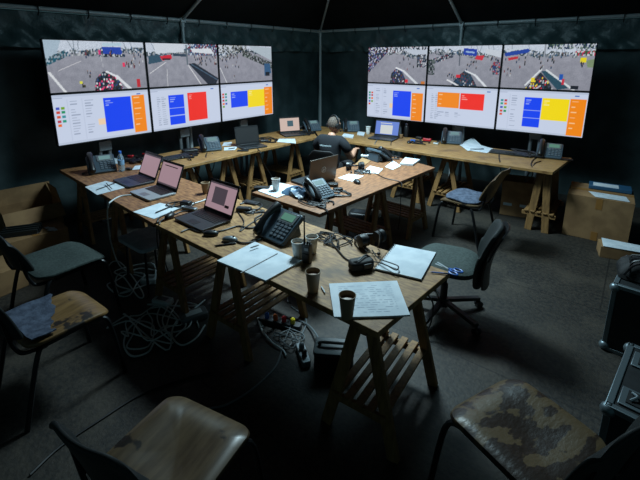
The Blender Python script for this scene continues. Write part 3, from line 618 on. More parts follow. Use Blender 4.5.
hd.ball((0, 0, .02), (.076, .095, .098), 20); hd.ball((0, .03, -.045), (.058, .062, .068), 16)
hd.add([(-.012, .09, .0), (.012, .09, .0), (0, .094, .03), (0, .117, -.012), (0, .085, -.02)], [(0, 3, 2), (1, 2, 3), (0, 4, 3), (1, 3, 4)])
for s_ in (-1, 1): hd.ball((s_ * .078, -.005, .0), (.01, .02, .03), 10); hd.ball((s_ * .03, .086, .022), (.012, .008, .008), 8)
hd.ball((0, .088, -.05), (.024, .008, .007), 8)
hd.build('head', m_skin, body)
hr = MB(); hr.M = hd.M
hr.surf(lambda u, v: ((.081) * math.cos((v * .62 - .12) * math.pi / 1.0 * 1.0 if False else math.asin(max(-1, min(1, -.42 + 1.42 * v)))) * math.cos(math.pi * 2 * u),
                      -.004 + .099 * math.cos(math.asin(max(-1, min(1, -.42 + 1.42 * v)))) * math.sin(math.pi * 2 * u) - (.022 if v < .55 else .0) * max(0, math.sin(math.pi * 2 * u)),
                      .022 + .102 * (-.42 + 1.42 * v) + .05 * max(0, math.sin(math.pi * 2 * u)) * (1 - v)), 24, 10)
hr.build('hair', m_hair, body)
hs = MB(); hs.M = hd.M
hs.tube([(.095 * math.cos(RAD(a_)), -.01, .02 + .118 * math.sin(RAD(a_))) for a_ in range(-8, 190, 11)], .011, 8)
for s_ in (-1, 1): hs.tube([(s_ * .08, -.008, -.004), (s_ * .115, -.008, -.004)], [.042, .038], 16)
hs.tube(spline([(.1, .0, -.03), (.085, .07, -.075), (.04, .115, -.075)], 5), .004, 6); hs.ball((.035, .117, -.074), .01, 8)
hs.build('headset', m_black, per)
sj = [((0, -.02, .52), (.165, .125)), ((0, -.03, .68), (.16, .12)), ((0, -.02, .82), (.168, .122)), ((0, .0, .935), (.15, .108)), ((0, .02, 1.02), (.068, .064)),
      ((.15, .0, .955), .08), ((.222, .0, .905), .077), ((.252, .055, .79), .066), ((-.15, .0, .955), .08), ((-.222, .0, .905), .077), ((-.248, .055, .79), .066)]
skin_obj('shirt', sj, [(0, 1), (1, 2), (2, 3), (3, 4), (3, 5), (5, 6), (6, 7), (3, 8), (8, 9), (9, 10)], m_shirt, per)
tj = [((0, -.02, .55), (.16, .12)), ((.1, .06, .55), .098), ((.13, .44, .545), .075), ((.14, .46, .3), .066), ((.14, .44, .1), .06), ((-.1, .06, .55), .098), ((-.13, .44, .545), .075), ((-.14, .46, .3), .066), ((-.14, .44, .1), .06)]
skin_obj('trousers', tj, [(0, 1), (1, 2), (2, 3), (3, 4), (0, 5), (5, 6), (6, 7), (7, 8)], m_trou, per)
for s_ in (-1, 1):
    q = MB(); q.ball((s_ * .147, .50, .045), (.045, .12, .045), 14); q.build('shoe', m_black, per)
bt = MB(); xx = -.1
for k in range(11):
    ww = rnd.uniform(.009, .016); bt.box((xx + ww / 2, -.148 + .12 * xx * xx * 6, .905), (ww, .006, .016)); xx += ww + .005
m_print = mat('shirt_print', rgb(170, 186, 190), 0.7); bt.build('back_print', m_print, per)

# ------------------------------------------------------------------ desk things
def desk_phone(label, loc, rz, lcd=None):
    """Phone facing its user at local -Y."""
    t = thing('desk_phone', label, 'phone', loc, rz, 'desk phones'); t.scale = (1.22, 1.22, 1.22)
    T = Matrix.Translation((0, 0, .054)) @ Matrix.Rotation(RAD(35), 4, 'X')
    q = MB(); q.M = T; q.prism(rrect(.225, .205, .018, 4), 0, .026); q.M = Matrix(); q.add([(-.08, .0, .0), (.08, .0, .0), (.08, .085, .0), (-.08, .085, .0), (-.07, .02, .055), (.07, .02, .055), (.07, .07, .10), (-.07, .07, .10)], [(3, 2, 1, 0), (4, 5, 6, 7), (0, 1, 5, 4), (1, 2, 6, 5), (2, 3, 7, 6), (3, 0, 4, 7)])
    q.M = T; q.box((-.075, -.09, -.008), (.05, .02, .03)); q.box((.075, -.09, -.008), (.05, .02, .03))
    b = q.build('body', m_phone, t, bevel=.004)
    q = MB(); q.M = T; q.box((.034, .056, .029), (.125, .07, .006)); q.build('screen_surround', m_grey, b, bevel=.002)
    q = MB(); q.M = T; q.box((.034, .058, .0325), (.092, .044, .003)); q.build('lcd', lcd or e_lcd, b)
    q = MB(); q.M = T
    for r in range(4):
        for c in range(3): q.box((.0 + c * .03, .0 - r * .022, .029), (.022, .014, .007))
    for r in range(4): q.box((.087, .0 - r * .022, .029), (.022, .012, .006))
    for c in range(4): q.box((-.005 + c * .028, .016 + .002, .0285), (.02, .008, .005))
    q.build('keypad', m_key, b, bevel=.001)
    q = MB(); q.M = T
    ys = [-.112, -.105, -.085, -.06, -.02, .02, .06, .085, .105, .112]; zs = [.046, .046, .048, .058, .066, .066, .058, .048, .046, .046]; rs_ = [.012, .024, .028, .022, .0185, .0185, .022, .028, .024, .012]
    q.tube([(-.078, y, z + .004) for y, z in zip(ys, zs)], rs_, 12); q.build('handset', m_black, t)
    q = MB(); pts = []
    for k in range(90):
        a_ = k * .9; f = k / 89.0; cx_, cy_, cz_ = -.085 - .07 * math.sin(f * math.pi), -.1 + .09 * f, .034 - .022 * math.sin(f * math.pi)
        pts.append((cx_ + .006 * math.cos(a_), cy_, cz_ + .006 * math.sin(a_)))
    q.tube(pts, .0024, 5); q.build('coiled_cord', m_cableb, t)
    return t
Z = TZ + .001
desk_phone('desk phone with green display beside the paper cups on the near table', (-1.813, 1.867, 0.752), -4)
desk_phone('desk phone on the brown plywood table left of the water bottle', (-4.496, 1.866, 0.752), 72, e_lcd2)
desk_phone('desk phone on the middle table in front of the open black laptop', (-2.115, 2.659, 0.752), 78, e_lcd2).scale = (1.06, 1.06, 1.06)
desk_phone('desk phone on the left wall desk between keyboard and loose papers', (-4.426, 3.240, 0.752), 66, e_lcd2)
desk_phone('desk phone turned away at the far end of the middle table', (-2.378, 4.156, 0.752), 165).scale = (1.1, 1.1, 1.1)
desk_phone('desk phone on the far desk just right of the seated person', (-3.753, 5.616, 0.752), 38, e_lcd2)
desk_phone('desk phone in the far corner, left of the seated person', (-4.302, 5.246, 0.752), 60, e_lcd2)
desk_phone('desk phone on the far desk beside the fanned loose papers', (-2.057, 5.688, 0.752), 18, e_lcd2)
desk_phone('desk phone at the outer end of the far desk', (-0.781, 5.606, 0.752), 6)

def laptop(label, loc, rz, screen, ang=108, base_m=None, lid_m=None, wd=.355, dp=.262, win=None, logo=False):
    t = thing('laptop', label, 'laptop', loc, rz, 'laptops on the desks'); base_m = base_m or m_dark; lid_m = lid_m or m_lid
    q = MB(); q.prism(rrect(wd, dp, .012, 3), .004, .02); b = q.build('base', base_m, t, bevel=.002)
    q = MB()
    for r in range(5):
        for c in range(13): q.box((-wd * .42 + wd * .84 * (c + .5) / 13, dp * .36 - r * .021, .0212), (wd * .84 / 13 - .003, .018, .003))
    q.build('keyboard', m_black, b)
    q = MB(); q.box((0, -dp * .3, .0204), (.1, .058, .001)); q.build('touchpad', m_black if base_m is not m_silver else m_grey, b)
    T = Matrix.Translation((0, dp / 2 - .004, .019)) @ Matrix.Rotation(RAD(ang - 90), 4, 'X').inverted()
    hgt = dp * .98
    q = MB(); q.M = T; q.box((0, .004, hgt / 2), (wd, .008, hgt)); q.M = Matrix.Translation((0, dp / 2 - .004, .019)); q.tube([(-wd * .36, 0, 0), (wd * .36, 0, 0)], .007, 8)
    ld = q.build('lid', lid_m, t, bevel=.002)
    q = MB(); q.M = T; bz = .011
    for c, d in (((0, -.0008, hgt - bz), (wd - .004, .0016, bz * 2)), ((0, -.0008, bz * 1.3), (wd - .004, .0016, bz * 2.6)), ((-wd / 2 + bz / 2 + .002, -.0008, hgt / 2), (bz, .0016, hgt)), ((wd / 2 - bz / 2 - .002, -.0008, hgt / 2), (bz, .0016, hgt))): q.box(c, d)
    q.build('bezel', m_black, ld)
    q = MB(); q.M = T; q.box((0, -.0004, hgt / 2 + .003), (wd - 2 * bz, .0006, hgt - 4.6 * bz)); d_ = q.build('display', screen, ld)
    if win:
        for k, (u0, v0, u1, v1, m) in enumerate(win):
            q = MB(); q.M = T; W_, H_ = wd - 2 * bz, hgt - 4.6 * bz
            q.box(((u0 + u1) / 2 * W_ - W_ / 2, -.0009 - .0003 * k, hgt / 2 + .003 + H_ / 2 - (v0 + v1) / 2 * H_), ((u1 - u0) * W_, .0005, (v1 - v0) * H_)); q.build('window', m, d_)
    if logo:
        q = MB(); q.M = T
        ring = [(.028 * math.cos(a_), .0086, hgt * .52 + .028 * math.sin(a_)) for a_ in [2 * math.pi * k / 24 for k in range(25)]]
        q.tube(ring, .004, 6)
        z0 = hgt * .52                                   # slanted h and p strokes inside the ring, read from behind (mirrored in x)
        for a0, b0 in (((.017, -.020), (.008, .024)), ((.013, .004), (.004, .006)), ((.004, .006), (.008, -.016)), ((-.001, .008), (.007, -.026)), ((-.001, .008), (-.011, .008)), ((-.011, .008), (-.008, -.012)), ((-.008, -.012), (.003, -.012))):
            q.bar((a0[0], .0086, z0 + a0[1]), (b0[0], .0086, z0 + b0[1]), (.006), .003, up=(0, 1, 0))
        q.build('logo', m_white, ld)
    return t
laptop('open black laptop with pink screen on the chipboard near table', (-2.461, 1.695, 0.752), -2, e_pink, 112, wd=.36, win=[(.2, .16, .68, .78, e_pinkd), (.7, .72, .85, .82, m_black), (0, 0, 1, .06, e_pinkd)])
laptop('dark laptop with pink screen beside the water bottle', (-3.831, 1.877, 0.752), -3, e_pink, 114, win=[(0, 0, 1, .07, e_pinkd)])
laptop('silver laptop with pink screen in front of the dark laptop', (-3.342, 1.797, 0.752), -2, e_pink, 113, base_m=m_silver, lid_m=m_lid, win=[(.15, .1, .8, .14, m_black), (0, .93, 1, 1, e_pinkd)])
laptop('dark laptop seen from behind with round logo on its lid, middle table', (-2.453, 3.004, 0.752), -98, e_blue, 98, lid_m=mat('brown_black_lid', rgb(92, 86, 80), .32, .35), logo=True, wd=.37, dp=.26)
laptop('black laptop with dark screen on the left wall desk', (-4.124, 3.717, 0.752), 72, m_black2, 100)
laptop('laptop with cream screen at the corner end of the left desk', (-4.279, 4.738, 0.752), 62, e_cream, 100, win=[(.38, .2, .68, .65, e_teal)])
laptop('laptop with bright blue screen on the far desk', (-2.982, 5.340, 0.752), 8, e_blue, 103, wd=.40, dp=.26, win=[(.22, .28, .74, .95, e_bluew), (.2, .12, .7, .18, e_bluew)])

def cup(label, loc, m, fill=None, h=.105, r=.039):
    q = MB(); q.lathe([(r * .70, 0), (r * .72, .002), (r, h - .004), (r * 1.06, h - .002), (r * 1.06, h + .002), (r * .98, h + .003), (r * .94, h - .004), (r * .9, h * .8), (.001, h * .8)], 24)
    mats = [m]
    if fill: q.lathe([(.001, h * .80 + .001), (r * .89, h * .80 + .001), (r * .9, h * .80 + .002), (.001, h * .80 + .003)], 24, 1); mats.append(fill)
    o = q.build('paper_cup', mats); o.location = loc; return tag(o, label, 'cup', 'paper cups')
cup('brown paper cup with coffee behind the written sheets', (-1.209, 1.477, 0.752), m_cupb, m_coffee, .115)
cup('brown paper cup standing on the written sheets', (-0.935, 1.394, 0.762), m_cupb, m_coffee, .115)
cup('white paper cup beside the desk phone, left of the radio', (-1.520, 1.711, 0.752), m_cupw, m_coffee)
cup('white paper cup behind the two way radio', (-1.494, 1.816, 0.752), m_cupw, m_coffee)
cup('white paper cup on a sheet at the middle table corner', (-2.535, 2.559, 0.757), m_cupw, m_coffee, .11)
cup('white paper cup on the far desk beside the blue lit laptop', (-3.381, 5.556, 0.752), m_cupw, None, .12)
cup('tan paper cup behind the laptop screen on the near table', (-2.987, 2.112, 0.752), m_cupb, None, .1)

def sheet(name, label, corners, th=.002, lines=0, m=None, curl=0.0, cat='paper', margin=.12, group=None):
    """Paper lying flat: corners far-left, far-right, near-right, near-left as world points."""
    C_ = [Vector(c) for c in corners]; ctr = sum(C_, Vector()) / 4; C_ = [c - ctr for c in C_]
    def P(u, v): return (C_[0] * (1 - u) + C_[1] * u) * (1 - v) + (C_[3] * (1 - u) + C_[2] * u) * v + Vector((0, 0, th + curl * (abs(u - .5) * 2) ** 3 * (v ** 2)))
    q = MB(); q.surf(lambda u, v: P(u, 1 - v), 10, 10, th=th)
    r_ = random.Random(sum(map(ord, label)))
    for k in range(lines):
        v = margin + (1 - 2 * margin) * k / max(1, lines - 1); u = margin
        while u < 1 - margin:
            l = r_.uniform(.04, .12)
            if r_.random() < .8:
                a0, a1 = P(u, v), P(min(u + l, 1 - margin), v); dn = (P(u, v + .012) - P(u, v)); up = Vector((0, 0, .0006))
                q.add([a0 + up, a0 + dn + up, a1 + dn + up, a1 + up], [(0, 1, 2, 3)], 1)
            u += l + .03
    o = q.build(name, [m or m_paper, m_ink]); o.location = ctr; return tag(o, label, cat, group)
def stroke_drawing(label_obj, pts, m, r=.0012): pass
nb = sheet('notebook', 'open notebook with blank white pages at the near table edge', [(-1.874, 1.681, 0.752), (-1.459, 1.678, 0.752), (-1.469, 1.385, 0.752), (-1.863, 1.361, 0.752)], .010, 0, cat='notebook')
nbc = Vector(nb.location); a0 = (Vector((-1.840, 1.650, 0.774)) + Vector((-1.432, 1.648, 0.774))) / 2 - nbc; a1 = (Vector((-1.442, 1.360, 0.774)) + Vector((-1.829, 1.336, 0.774))) / 2 - nbc
q = MB(); q.tube([(a0.x, a0.y, .0112), (a1.x, a1.y, .0112)], .0035, 8); q.build('spine', m_dark, nb)
sheet('written_sheets', 'stack of sheets covered in handwriting at the near table corner', [(-1.178, 1.576, 0.752), (-0.902, 1.831, 0.752), (-0.707, 1.591, 0.752), (-0.982, 1.355, 0.752)], .009, 13, curl=.004, cat='paper')
sp = sheet('spiral_notebook', 'spiral notebook open to a blank page beside the headset', [(-1.119, 2.218, 0.752), (-0.864, 2.278, 0.752), (-0.802, 1.923, 0.752), (-1.064, 1.869, 0.752)], .012, 0, cat='notebook')
spc = Vector(sp.location); a0 = Vector((-1.119, 2.218, 0.752)) - spc; a1 = Vector((-1.064, 1.869, 0.752)) - spc
q = MB()
for k in range(14):
    p = a0.lerp(a1, (k + .5) / 14); d = (a1 - a0).normalized(); n_ = Vector((-d.y, d.x, 0))
    q.tube([p + n_ * (.008 * math.cos(b)) + Vector((0, 0, .012 + .009 * math.sin(b))) for b in [2 * math.pi * j / 10 for j in range(11)]], .0016, 5)
q.build('spiral_binding', m_grey, sp)
q = MB(); q.prism([(c.x * 1.03, c.y * 1.03) for c in [Vector(v) - spc for v in ((-1.119, 2.218, 0.752), (-0.864, 2.278, 0.752), (-0.802, 1.923, 0.752), (-1.064, 1.869, 0.752))]], -.0005, .0035); q.build('back_cover', m_black, sp)
sheet('printed_sheet', 'white sheet with crossed pens beside the desk phone, brown table edge', [(-4.084, 1.720, 0.752), (-3.721, 1.759, 0.752), (-3.712, 1.471, 0.752), (-4.044, 1.505, 0.752)], lines=4)
sheet('printed_sheet', 'white sheet with a pen in front of the silver laptop', [(-3.076, 1.708, 0.752), (-2.819, 1.761, 0.752), (-2.789, 1.487, 0.752), (-3.056, 1.461, 0.752)], lines=0)
sheet('printed_sheet', 'white sheet under the cup at the middle table corner', [(-2.675, 2.745, 0.752), (-2.386, 2.771, 0.752), (-2.382, 2.415, 0.752), (-2.656, 2.445, 0.752)], .004, 2)
sheet('printed_sheet', 'blank white sheet in front of the laptop on the middle table', [(-2.311, 3.436, 0.752), (-2.146, 3.471, 0.752), (-2.136, 3.232, 0.752), (-2.317, 3.244, 0.752)])
sheet('printed_sheet', 'white sheet under the turned away phone on the middle table', [(-2.307, 3.856, 0.752), (-2.127, 3.835, 0.752), (-2.069, 3.626, 0.752), (-2.236, 3.594, 0.752)], .003)
sheet('printed_sheet', 'white sheet beside the thick pad on the middle table', [(-2.212, 4.224, 0.752), (-2.029, 4.075, 0.752), (-2.020, 3.866, 0.752), (-2.151, 3.923, 0.752)], .004)
pd = sheet('paper_pad', 'thick pale pad at the far right corner of the middle table', [(-2.144, 4.403, 0.752), (-1.958, 4.424, 0.752), (-1.922, 4.159, 0.752), (-2.059, 4.108, 0.752)], .022, cat='paper pad')
sheet('envelope', 'tan envelope behind the headset on the middle table', [(-2.584, 4.122, 0.752), (-2.419, 4.061, 0.752), (-2.347, 3.769, 0.752), (-2.467, 3.787, 0.752)], .006, m=m_kraft, cat='envelope')
sheet('printed_sheet', 'white sheet hanging over the left wall desk edge', [(-4.226, 4.361, 0.752), (-4.035, 4.512, 0.752), (-3.801, 4.271, 0.752), (-4.092, 4.179, 0.752)], .004)
sheet('printed_sheet', 'white sheet behind the desk phone on the left wall desk', [(-4.674, 3.674, 0.752), (-4.611, 3.770, 0.752), (-4.430, 3.601, 0.752), (-4.503, 3.502, 0.752)])
sheet('printed_sheet', 'white sheet right of the phone, nearer the left desk edge', [(-4.403, 3.456, 0.752), (-4.302, 3.618, 0.752), (-4.163, 3.447, 0.752), (-4.254, 3.336, 0.752)])
sheet('printed_sheet', 'loose papers on the far desk, upper tilted sheet', [(-1.928, 6.256, 0.762), (-1.572, 5.620, 0.756), (-1.682, 5.301, 0.756), (-1.922, 5.637, 0.756)], .002)
sheet('printed_sheet', 'loose papers on the far desk, lower written sheet', [(-1.683, 5.806, 0.752), (-1.452, 5.658, 0.752), (-1.454, 5.354, 0.752), (-1.729, 5.362, 0.752)], .002, 3)
sheet('printed_sheet', 'white sheet in front of the desk phone beside the seated person', [(-3.662, 5.279, 0.752), (-3.464, 5.271, 0.752), (-3.362, 5.091, 0.752), (-3.565, 5.085, 0.752)], .02, cat='paper')
sheet('printed_sheet', 'small white note between the paper cup and desk phone', [(-3.608, 5.609, 0.752), (-3.467, 5.603, 0.752), (-3.339, 5.369, 0.752), (-3.473, 5.372, 0.752)], .012)
sheet('printed_sheet', 'small white sheet behind the water bottle', [(-5.007, 2.215, 0.752), (-4.889, 2.243, 0.752), (-4.650, 2.127, 0.752), (-4.770, 2.091, 0.752)])
sheet('printed_sheet', 'white sheet between the bottle and dark pink lit laptop', [(-4.417, 2.196, 0.752), (-4.387, 2.276, 0.752), (-4.222, 2.185, 0.752), (-4.278, 2.089, 0.752)])

def pen(label, a, b, m=None, r=.0042):
    a, b = Vector(a), Vector(b); c = (a + b) / 2; q = MB(); d = (b - a).normalized()
    q.tube([a - c, a - c + d * .012, b - c - d * .01, b - c], [.0012, r, r, r * .8], 8)
    o = q.build('pen', m or m_pen); o.location = c
    q = MB(); q.bar(b - c - d * .045 + Vector((0, 0, r)), b - c - d * .004 + Vector((0, 0, r)), .002, .002); q.build('clip', m_grey, o)
    return tag(o, label, 'pen')
pen('black pen lying on the open notebook', (-1.805, 1.575, 0.778), (-1.792, 1.640, 0.778))
pen('black pen in front of the silver mouse', (-2.044, 1.478, 0.757), (-1.965, 1.596, 0.757), r=.006)
pen('blue pen pointing towards the scissors at the near table end', (-0.799, 2.037, 0.757), (-0.692, 2.093, 0.757), m_bluep)
pen('white pen beside the brown coffee cup', (-1.201, 1.535, 0.757), (-1.143, 1.495, 0.757), m_white)
pen('dark pen across the sheet beside the plywood table phone', (-3.841, 1.519, 0.760), (-3.920, 1.732, 0.760))
pen('second dark pen crossing the first beside the plywood table phone', (-3.956, 1.664, 0.770), (-3.729, 1.614, 0.768))
pen('black pen on the sheet by the silver laptop', (-2.878, 1.548, 0.760), (-2.912, 1.719, 0.760), r=.006)
pen('black pen beside the cup on the middle table sheet', (-2.460, 2.561, 0.762), (-2.427, 2.662, 0.762))
pen('dark pen on the lower loose paper of the far desk', (-1.693, 5.412, 0.762), (-1.545, 5.528, 0.762), r=.005)
def scissors(label, loc, rz):
    t = thing('scissors', label, 'scissors', loc, rz)
    for s_ in (-1, 1):
        q = MB(); q.bar((s_ * -.004, .0, .006 + s_ * .0015), (s_ * .01, .09, .006 + s_ * .0015), .012, .0018); q.build('blade', m_silver, t)
        q = MB(); q.tube([(s_ * .024 + .016 * math.cos(a_), -.045 + .026 * math.sin(a_), .008) for a_ in [2 * math.pi * k / 14 for k in range(15)]], .0055, 8); q.bar((s_ * .012, -.025, .008), (0, .004, .008), .01, .006); q.build('handle', m_bluep, t)
scissors('blue handled scissors at the near table end', (-0.725, 2.135, 0.752), 75)

def mouse(label, loc, rz, m):
    t = thing('computer_mouse', label, 'mouse', loc, rz, 'computer mice'); q = MB()
    q.ball((0, 0, .012), (.031, .055, .024), 16); q.v = [(x, y, max(z, 0)) for x, y, z in q.v]; q.build('shell', m, t)
    q = MB(); q.tube([(-.004, .026, .034), (.004, .026, .034)], .006, 10); q.build('scroll_wheel', m_black2, t)
mouse('black computer mouse in front of the near laptop', (-2.208, 1.577, 0.752), -50, m_black)
mouse('silver computer mouse left of the desk phone on the near table', (-2.029, 1.597, 0.752), -60, m_grey)
mouse('black computer mouse alone on the middle table', (-2.070, 3.221, 0.752), 60, m_black)
mouse('black computer mouse beside the keyboard on the left wall desk', (-4.329, 2.749, 0.752), 60, m_black)
mouse('black computer mouse by the sheet at the table joint', (-2.728, 1.585, 0.752), 30, m_black)
mouse('black computer mouse on the far desk beyond the blue lit laptop', (-2.536, 5.311, 0.752), 20, m_black)
def keyboard(label, loc, rz):
    t = thing('keyboard', label, 'keyboard', loc, rz, 'keyboards'); q = MB(); q.M = Matrix.Rotation(RAD(4), 4, 'X'); q.prism(rrect(.44, .15, .012, 3), .006, .022); q.build('base', m_black, t, bevel=.002)
    q = MB(); q.M = Matrix.Rotation(RAD(4), 4, 'X')
    for r in range(5):
        for c in range(20): q.box((-.2 + .4 * (c + .5) / 20, .052 - .026 * r, .025), (.0165, .021, .007))
    q.build('keys', m_dark, t)
keyboard('black keyboard on the left wall desk behind the pink screens', (-4.380, 2.644, 0.752), 84)
keyboard('black keyboard on the far desk between papers and end phone', (-1.225, 5.463, 0.752), 4)

# bottle, radio, headsets, pouch
t = thing('water_bottle', 'clear plastic water bottle with blue cap on the brown table', 'bottle', (-4.325, 2.001, 0.752))
q = MB(); q.lathe([(.026, 0), (.032, .006), (.033, .05), (.030, .06), (.033, .07), (.033, .13), (.030, .14), (.032, .15), (.018, .185), (.013, .195), (.013, .2)], 20); q.build('bottle_body', m_bottle, t)
q = MB(); q.lathe([(.016, .197), (.016, .222), (.013, .225)], 16); q.build('cap', m_bluep, t)
q = MB(); q.lathe([(.0335, .075), (.0335, .125)], 20); q.build('bottle_label', m_ltblue, t)
t = thing('flask', 'black drinking flask behind the blue lit laptop', 'bottle', (-2.779, 5.703, 0.752))
q = MB(); q.lathe([(.03, 0), (.034, .005), (.034, .15), (.022, .175)], 18); q.build('flask_body', m_black, t)
q = MB(); q.lathe([(.02, .173), (.022, .176), (.022, .205), (.014, .21)], 16); q.build('cap', m_dark, t)
t = thing('two_way_radio', 'black two way radio with tall antenna in front of the white cups', 'radio', (-1.436, 1.697, 0.752), 8)
q = MB(); q.box((0, 0, .06), (.055, .034, .12)); q.box((0, -.019, .035), (.045, .006, .055)); q.build('body', m_black, t, bevel=.006)
q = MB(); q.tube([(-.016, 0, .118), (-.016, 0, .145), (-.016, 0, .15), (-.017, 0, .30)], [.008, .0075, .005, .004], 10); q.build('antenna', m_black, t)
for x in (.004, .02):
    q = MB(); q.tube([(x, 0, .118), (x, 0, .137)], .0065, 12); q.build('knob', m_black2, t)
q = MB(); q.box((.008, -.0185, .092), (.028, .003, .018)); q.build('speaker_grille', m_grey, t)
def headset(label, loc, rz):
    t = thing('headset', label, 'headset', loc, rz); q = MB()
    q.tube([(.0 + .088 * math.cos(a_), .03 + .12 * math.sin(a_), .045 - .034 * math.sin(a_)) for a_ in [math.pi * k / 16 for k in range(17)]], .009, 8); q.build('headband', m_black, t)
    for s_ in (-1, 1):
        q = MB(); q.M = Matrix.Translation((s_ * .078, .02, .045)) @ Matrix.Rotation(RAD(8 * s_), 4, 'Z'); q.tube([(-.022, 0, 0), (-.016, 0, 0), (.016, 0, 0), (.022, 0, 0)], [.032, .043, .043, .034], 18); q.build('ear_cup', m_black, t)
        q = MB(); q.M = Matrix.Translation((s_ * .05, .02, .045)); q.tube([(-.01, 0, 0), (.01, 0, 0)], [.036, .04], 16); q.build('ear_pad', m_black2, t)
    q = MB(); q.tube(spline([(-.09, .0, .03), (-.1, -.07, .015), (-.06, -.12, .012)], 5), .0035, 6); q.ball((-.055, -.123, .0125), (.012, .012, .011), 10); q.build('microphone_boom', m_black, t)
headset('large black headset beside the spiral notebook on the near table', (-1.233, 2.129, 0.752), 70)
headset('black headset on the middle table in front of the envelope', (-2.348, 3.608, 0.752), 40)
t = thing('radio_pouch', 'black padded pouch with strap in front of the large headset', 'pouch', (-1.140, 1.838, 0.752), 60)
q = MB(); q.prism(rrect(.15, .085, .03, 5), 0, .055); q.build('pouch_body', m_black2, t, bevel=.014)
q = MB(); q.tube(spline([(-.07, .0, .045), (-.03, -.02, .064), (.04, .02, .066), (.075, .0, .04)], 6), .005, 6); q.build('strap', m_black, t)
q = MB(); q.box((.02, -.045, .03), (.05, .01, .03)); q.build('buckle', m_dark, t, bevel=.003)
def small_box(name, label, loc, rz, d, m, cat, lid=None):
    t = thing(name, label, cat, loc, rz); q = MB(); q.prism(rrect(d[0], d[1], min(d[:2]) * .2, 4), 0, d[2]); q.build('case', m, t, bevel=min(d) * .2)
    q = MB(); q.box((0, 0, d[2] + .0008), (d[0] * .6, d[1] * .5, .002)); q.build('face_plate', lid or m_dark, t)
    return t
small_box('power_adapter', 'black power adapter behind the near laptop screen', (-2.374, 2.026, 0.752), 30, (.12, .06, .032), m_black, 'adapter')
small_box('mobile_phone', 'black mobile phone behind the near laptop at the table edge', (-2.468, 2.187, 0.752), 10, (.15, .07, .012), m_black, 'phone')
small_box('card_reader', 'small black reader beside the sheet by the silver laptop', (-2.860, 1.817, 0.752), 20, (.09, .06, .035), m_black, 'gadget')
small_box('multi_adapter', 'grey adapter block between silver laptop and near laptop', (-2.735, 1.769, 0.752), 15, (.13, .045, .025), m_grey, 'adapter')
small_box('red_gadget', 'red plastic gadget on the far desk between flask and phone', (-2.391, 5.610, 0.752), 10, (.12, .05, .04), m_redp, 'gadget')
small_box('blue_gadget', 'small blue gadget on the far desk beside the red one', (-2.539, 5.447, 0.752), 0, (.07, .04, .03), m_bluep, 'gadget')
small_box('tan_box', 'small tan box on the far desk behind the blue lit laptop', (-2.803, 5.581, 0.752), 0, (.05, .05, .06), m_kraft, 'box')
small_box('black_dock', 'black docking box beside the red gadget on the far desk', (-2.551, 5.679, 0.752), 0, (.1, .06, .035), m_black, 'gadget')
small_box('power_adapter', 'black power adapter between the two laptops on the left wall desk', (-4.242, 4.061, 0.752), 60, (.13, .07, .035), m_black, 'adapter')
small_box('black_dock', 'black box near the corner behind the cream lit laptop', (-4.533, 5.255, 0.752), 60, (.14, .1, .06), m_black, 'gadget')
small_box('white_gadget', 'small white box at the far left corner of the middle table', (-2.583, 4.189, 0.752), 20, (.1, .05, .03), m_white, 'gadget')
small_box('black_dock', 'black box behind the middle table phone beside the laptop', (-2.199, 2.997, 0.752), 30, (.1, .07, .03), m_black, 'gadget')
q = MB()
def bag(u, v):
    a_ = 2 * math.pi * u; r = .16 * math.cos((v - .0) * math.pi / 2) + .005; w_ = 1 + .18 * math.sin(5 * a_ + v * 6) + .1 * math.sin(11 * a_ + v * 9)
    return (r * w_ * math.cos(a_) * 1.0, r * w_ * math.sin(a_) * .62, .055 * math.sin(v * math.pi / 2) * (1 + .25 * math.sin(4 * a_ + 7 * v)))
q.surf(bag, 40, 10); o = q.build('plastic_bag', mat('blue_plastic_bag', rgb(72, 98, 122), .35, 0, rgb(46, 62, 80), 14, 4)); o.location = (-2.301, 2.616, 0.752); tag(o, 'crumpled blue plastic bag beside the cup sheet on the middle table', 'bag')

small_box('tablet_case', 'thick black case behind the phone on the left wall desk', (-4.534, 3.004, 0.752), 70, (.2, .12, .04), m_black, 'case')
small_box('mobile_phone', 'black mobile phone in front of the dark laptop, left wall desk', (-4.033, 3.473, 0.752), 40, (.15, .07, .012), m_black, 'phone')
small_box('mobile_phone', 'black mobile phone beside the phone on the far desk end', (-0.591, 5.562, 0.752), 20, (.15, .07, .012), m_black, 'phone')
small_box('mobile_phone', 'black mobile phone on the middle table beside the cup sheet', (-2.692, 2.530, 0.752), 30, (.15, .07, .012), m_black, 'phone')
small_box('power_adapter', 'small black adapter beside the middle table phone', (-2.073, 2.904, 0.752), 50, (.09, .05, .03), m_black, 'adapter')
small_box('black_gadget', 'small black gadget between the bottle and open dark laptop', (-4.304, 2.068, 0.752), 20, (.07, .04, .025), m_black, 'gadget')
small_box('white_gadget', 'small pale box on the far desk left of the phone by the loose papers', (-2.200, 5.486, 0.752), 0, (.07, .04, .02), m_white, 'gadget')
pen('black pen on the blank sheet of the left wall desk', (-4.256, 3.406, 0.760), (-4.231, 3.505, 0.760), r=.006)

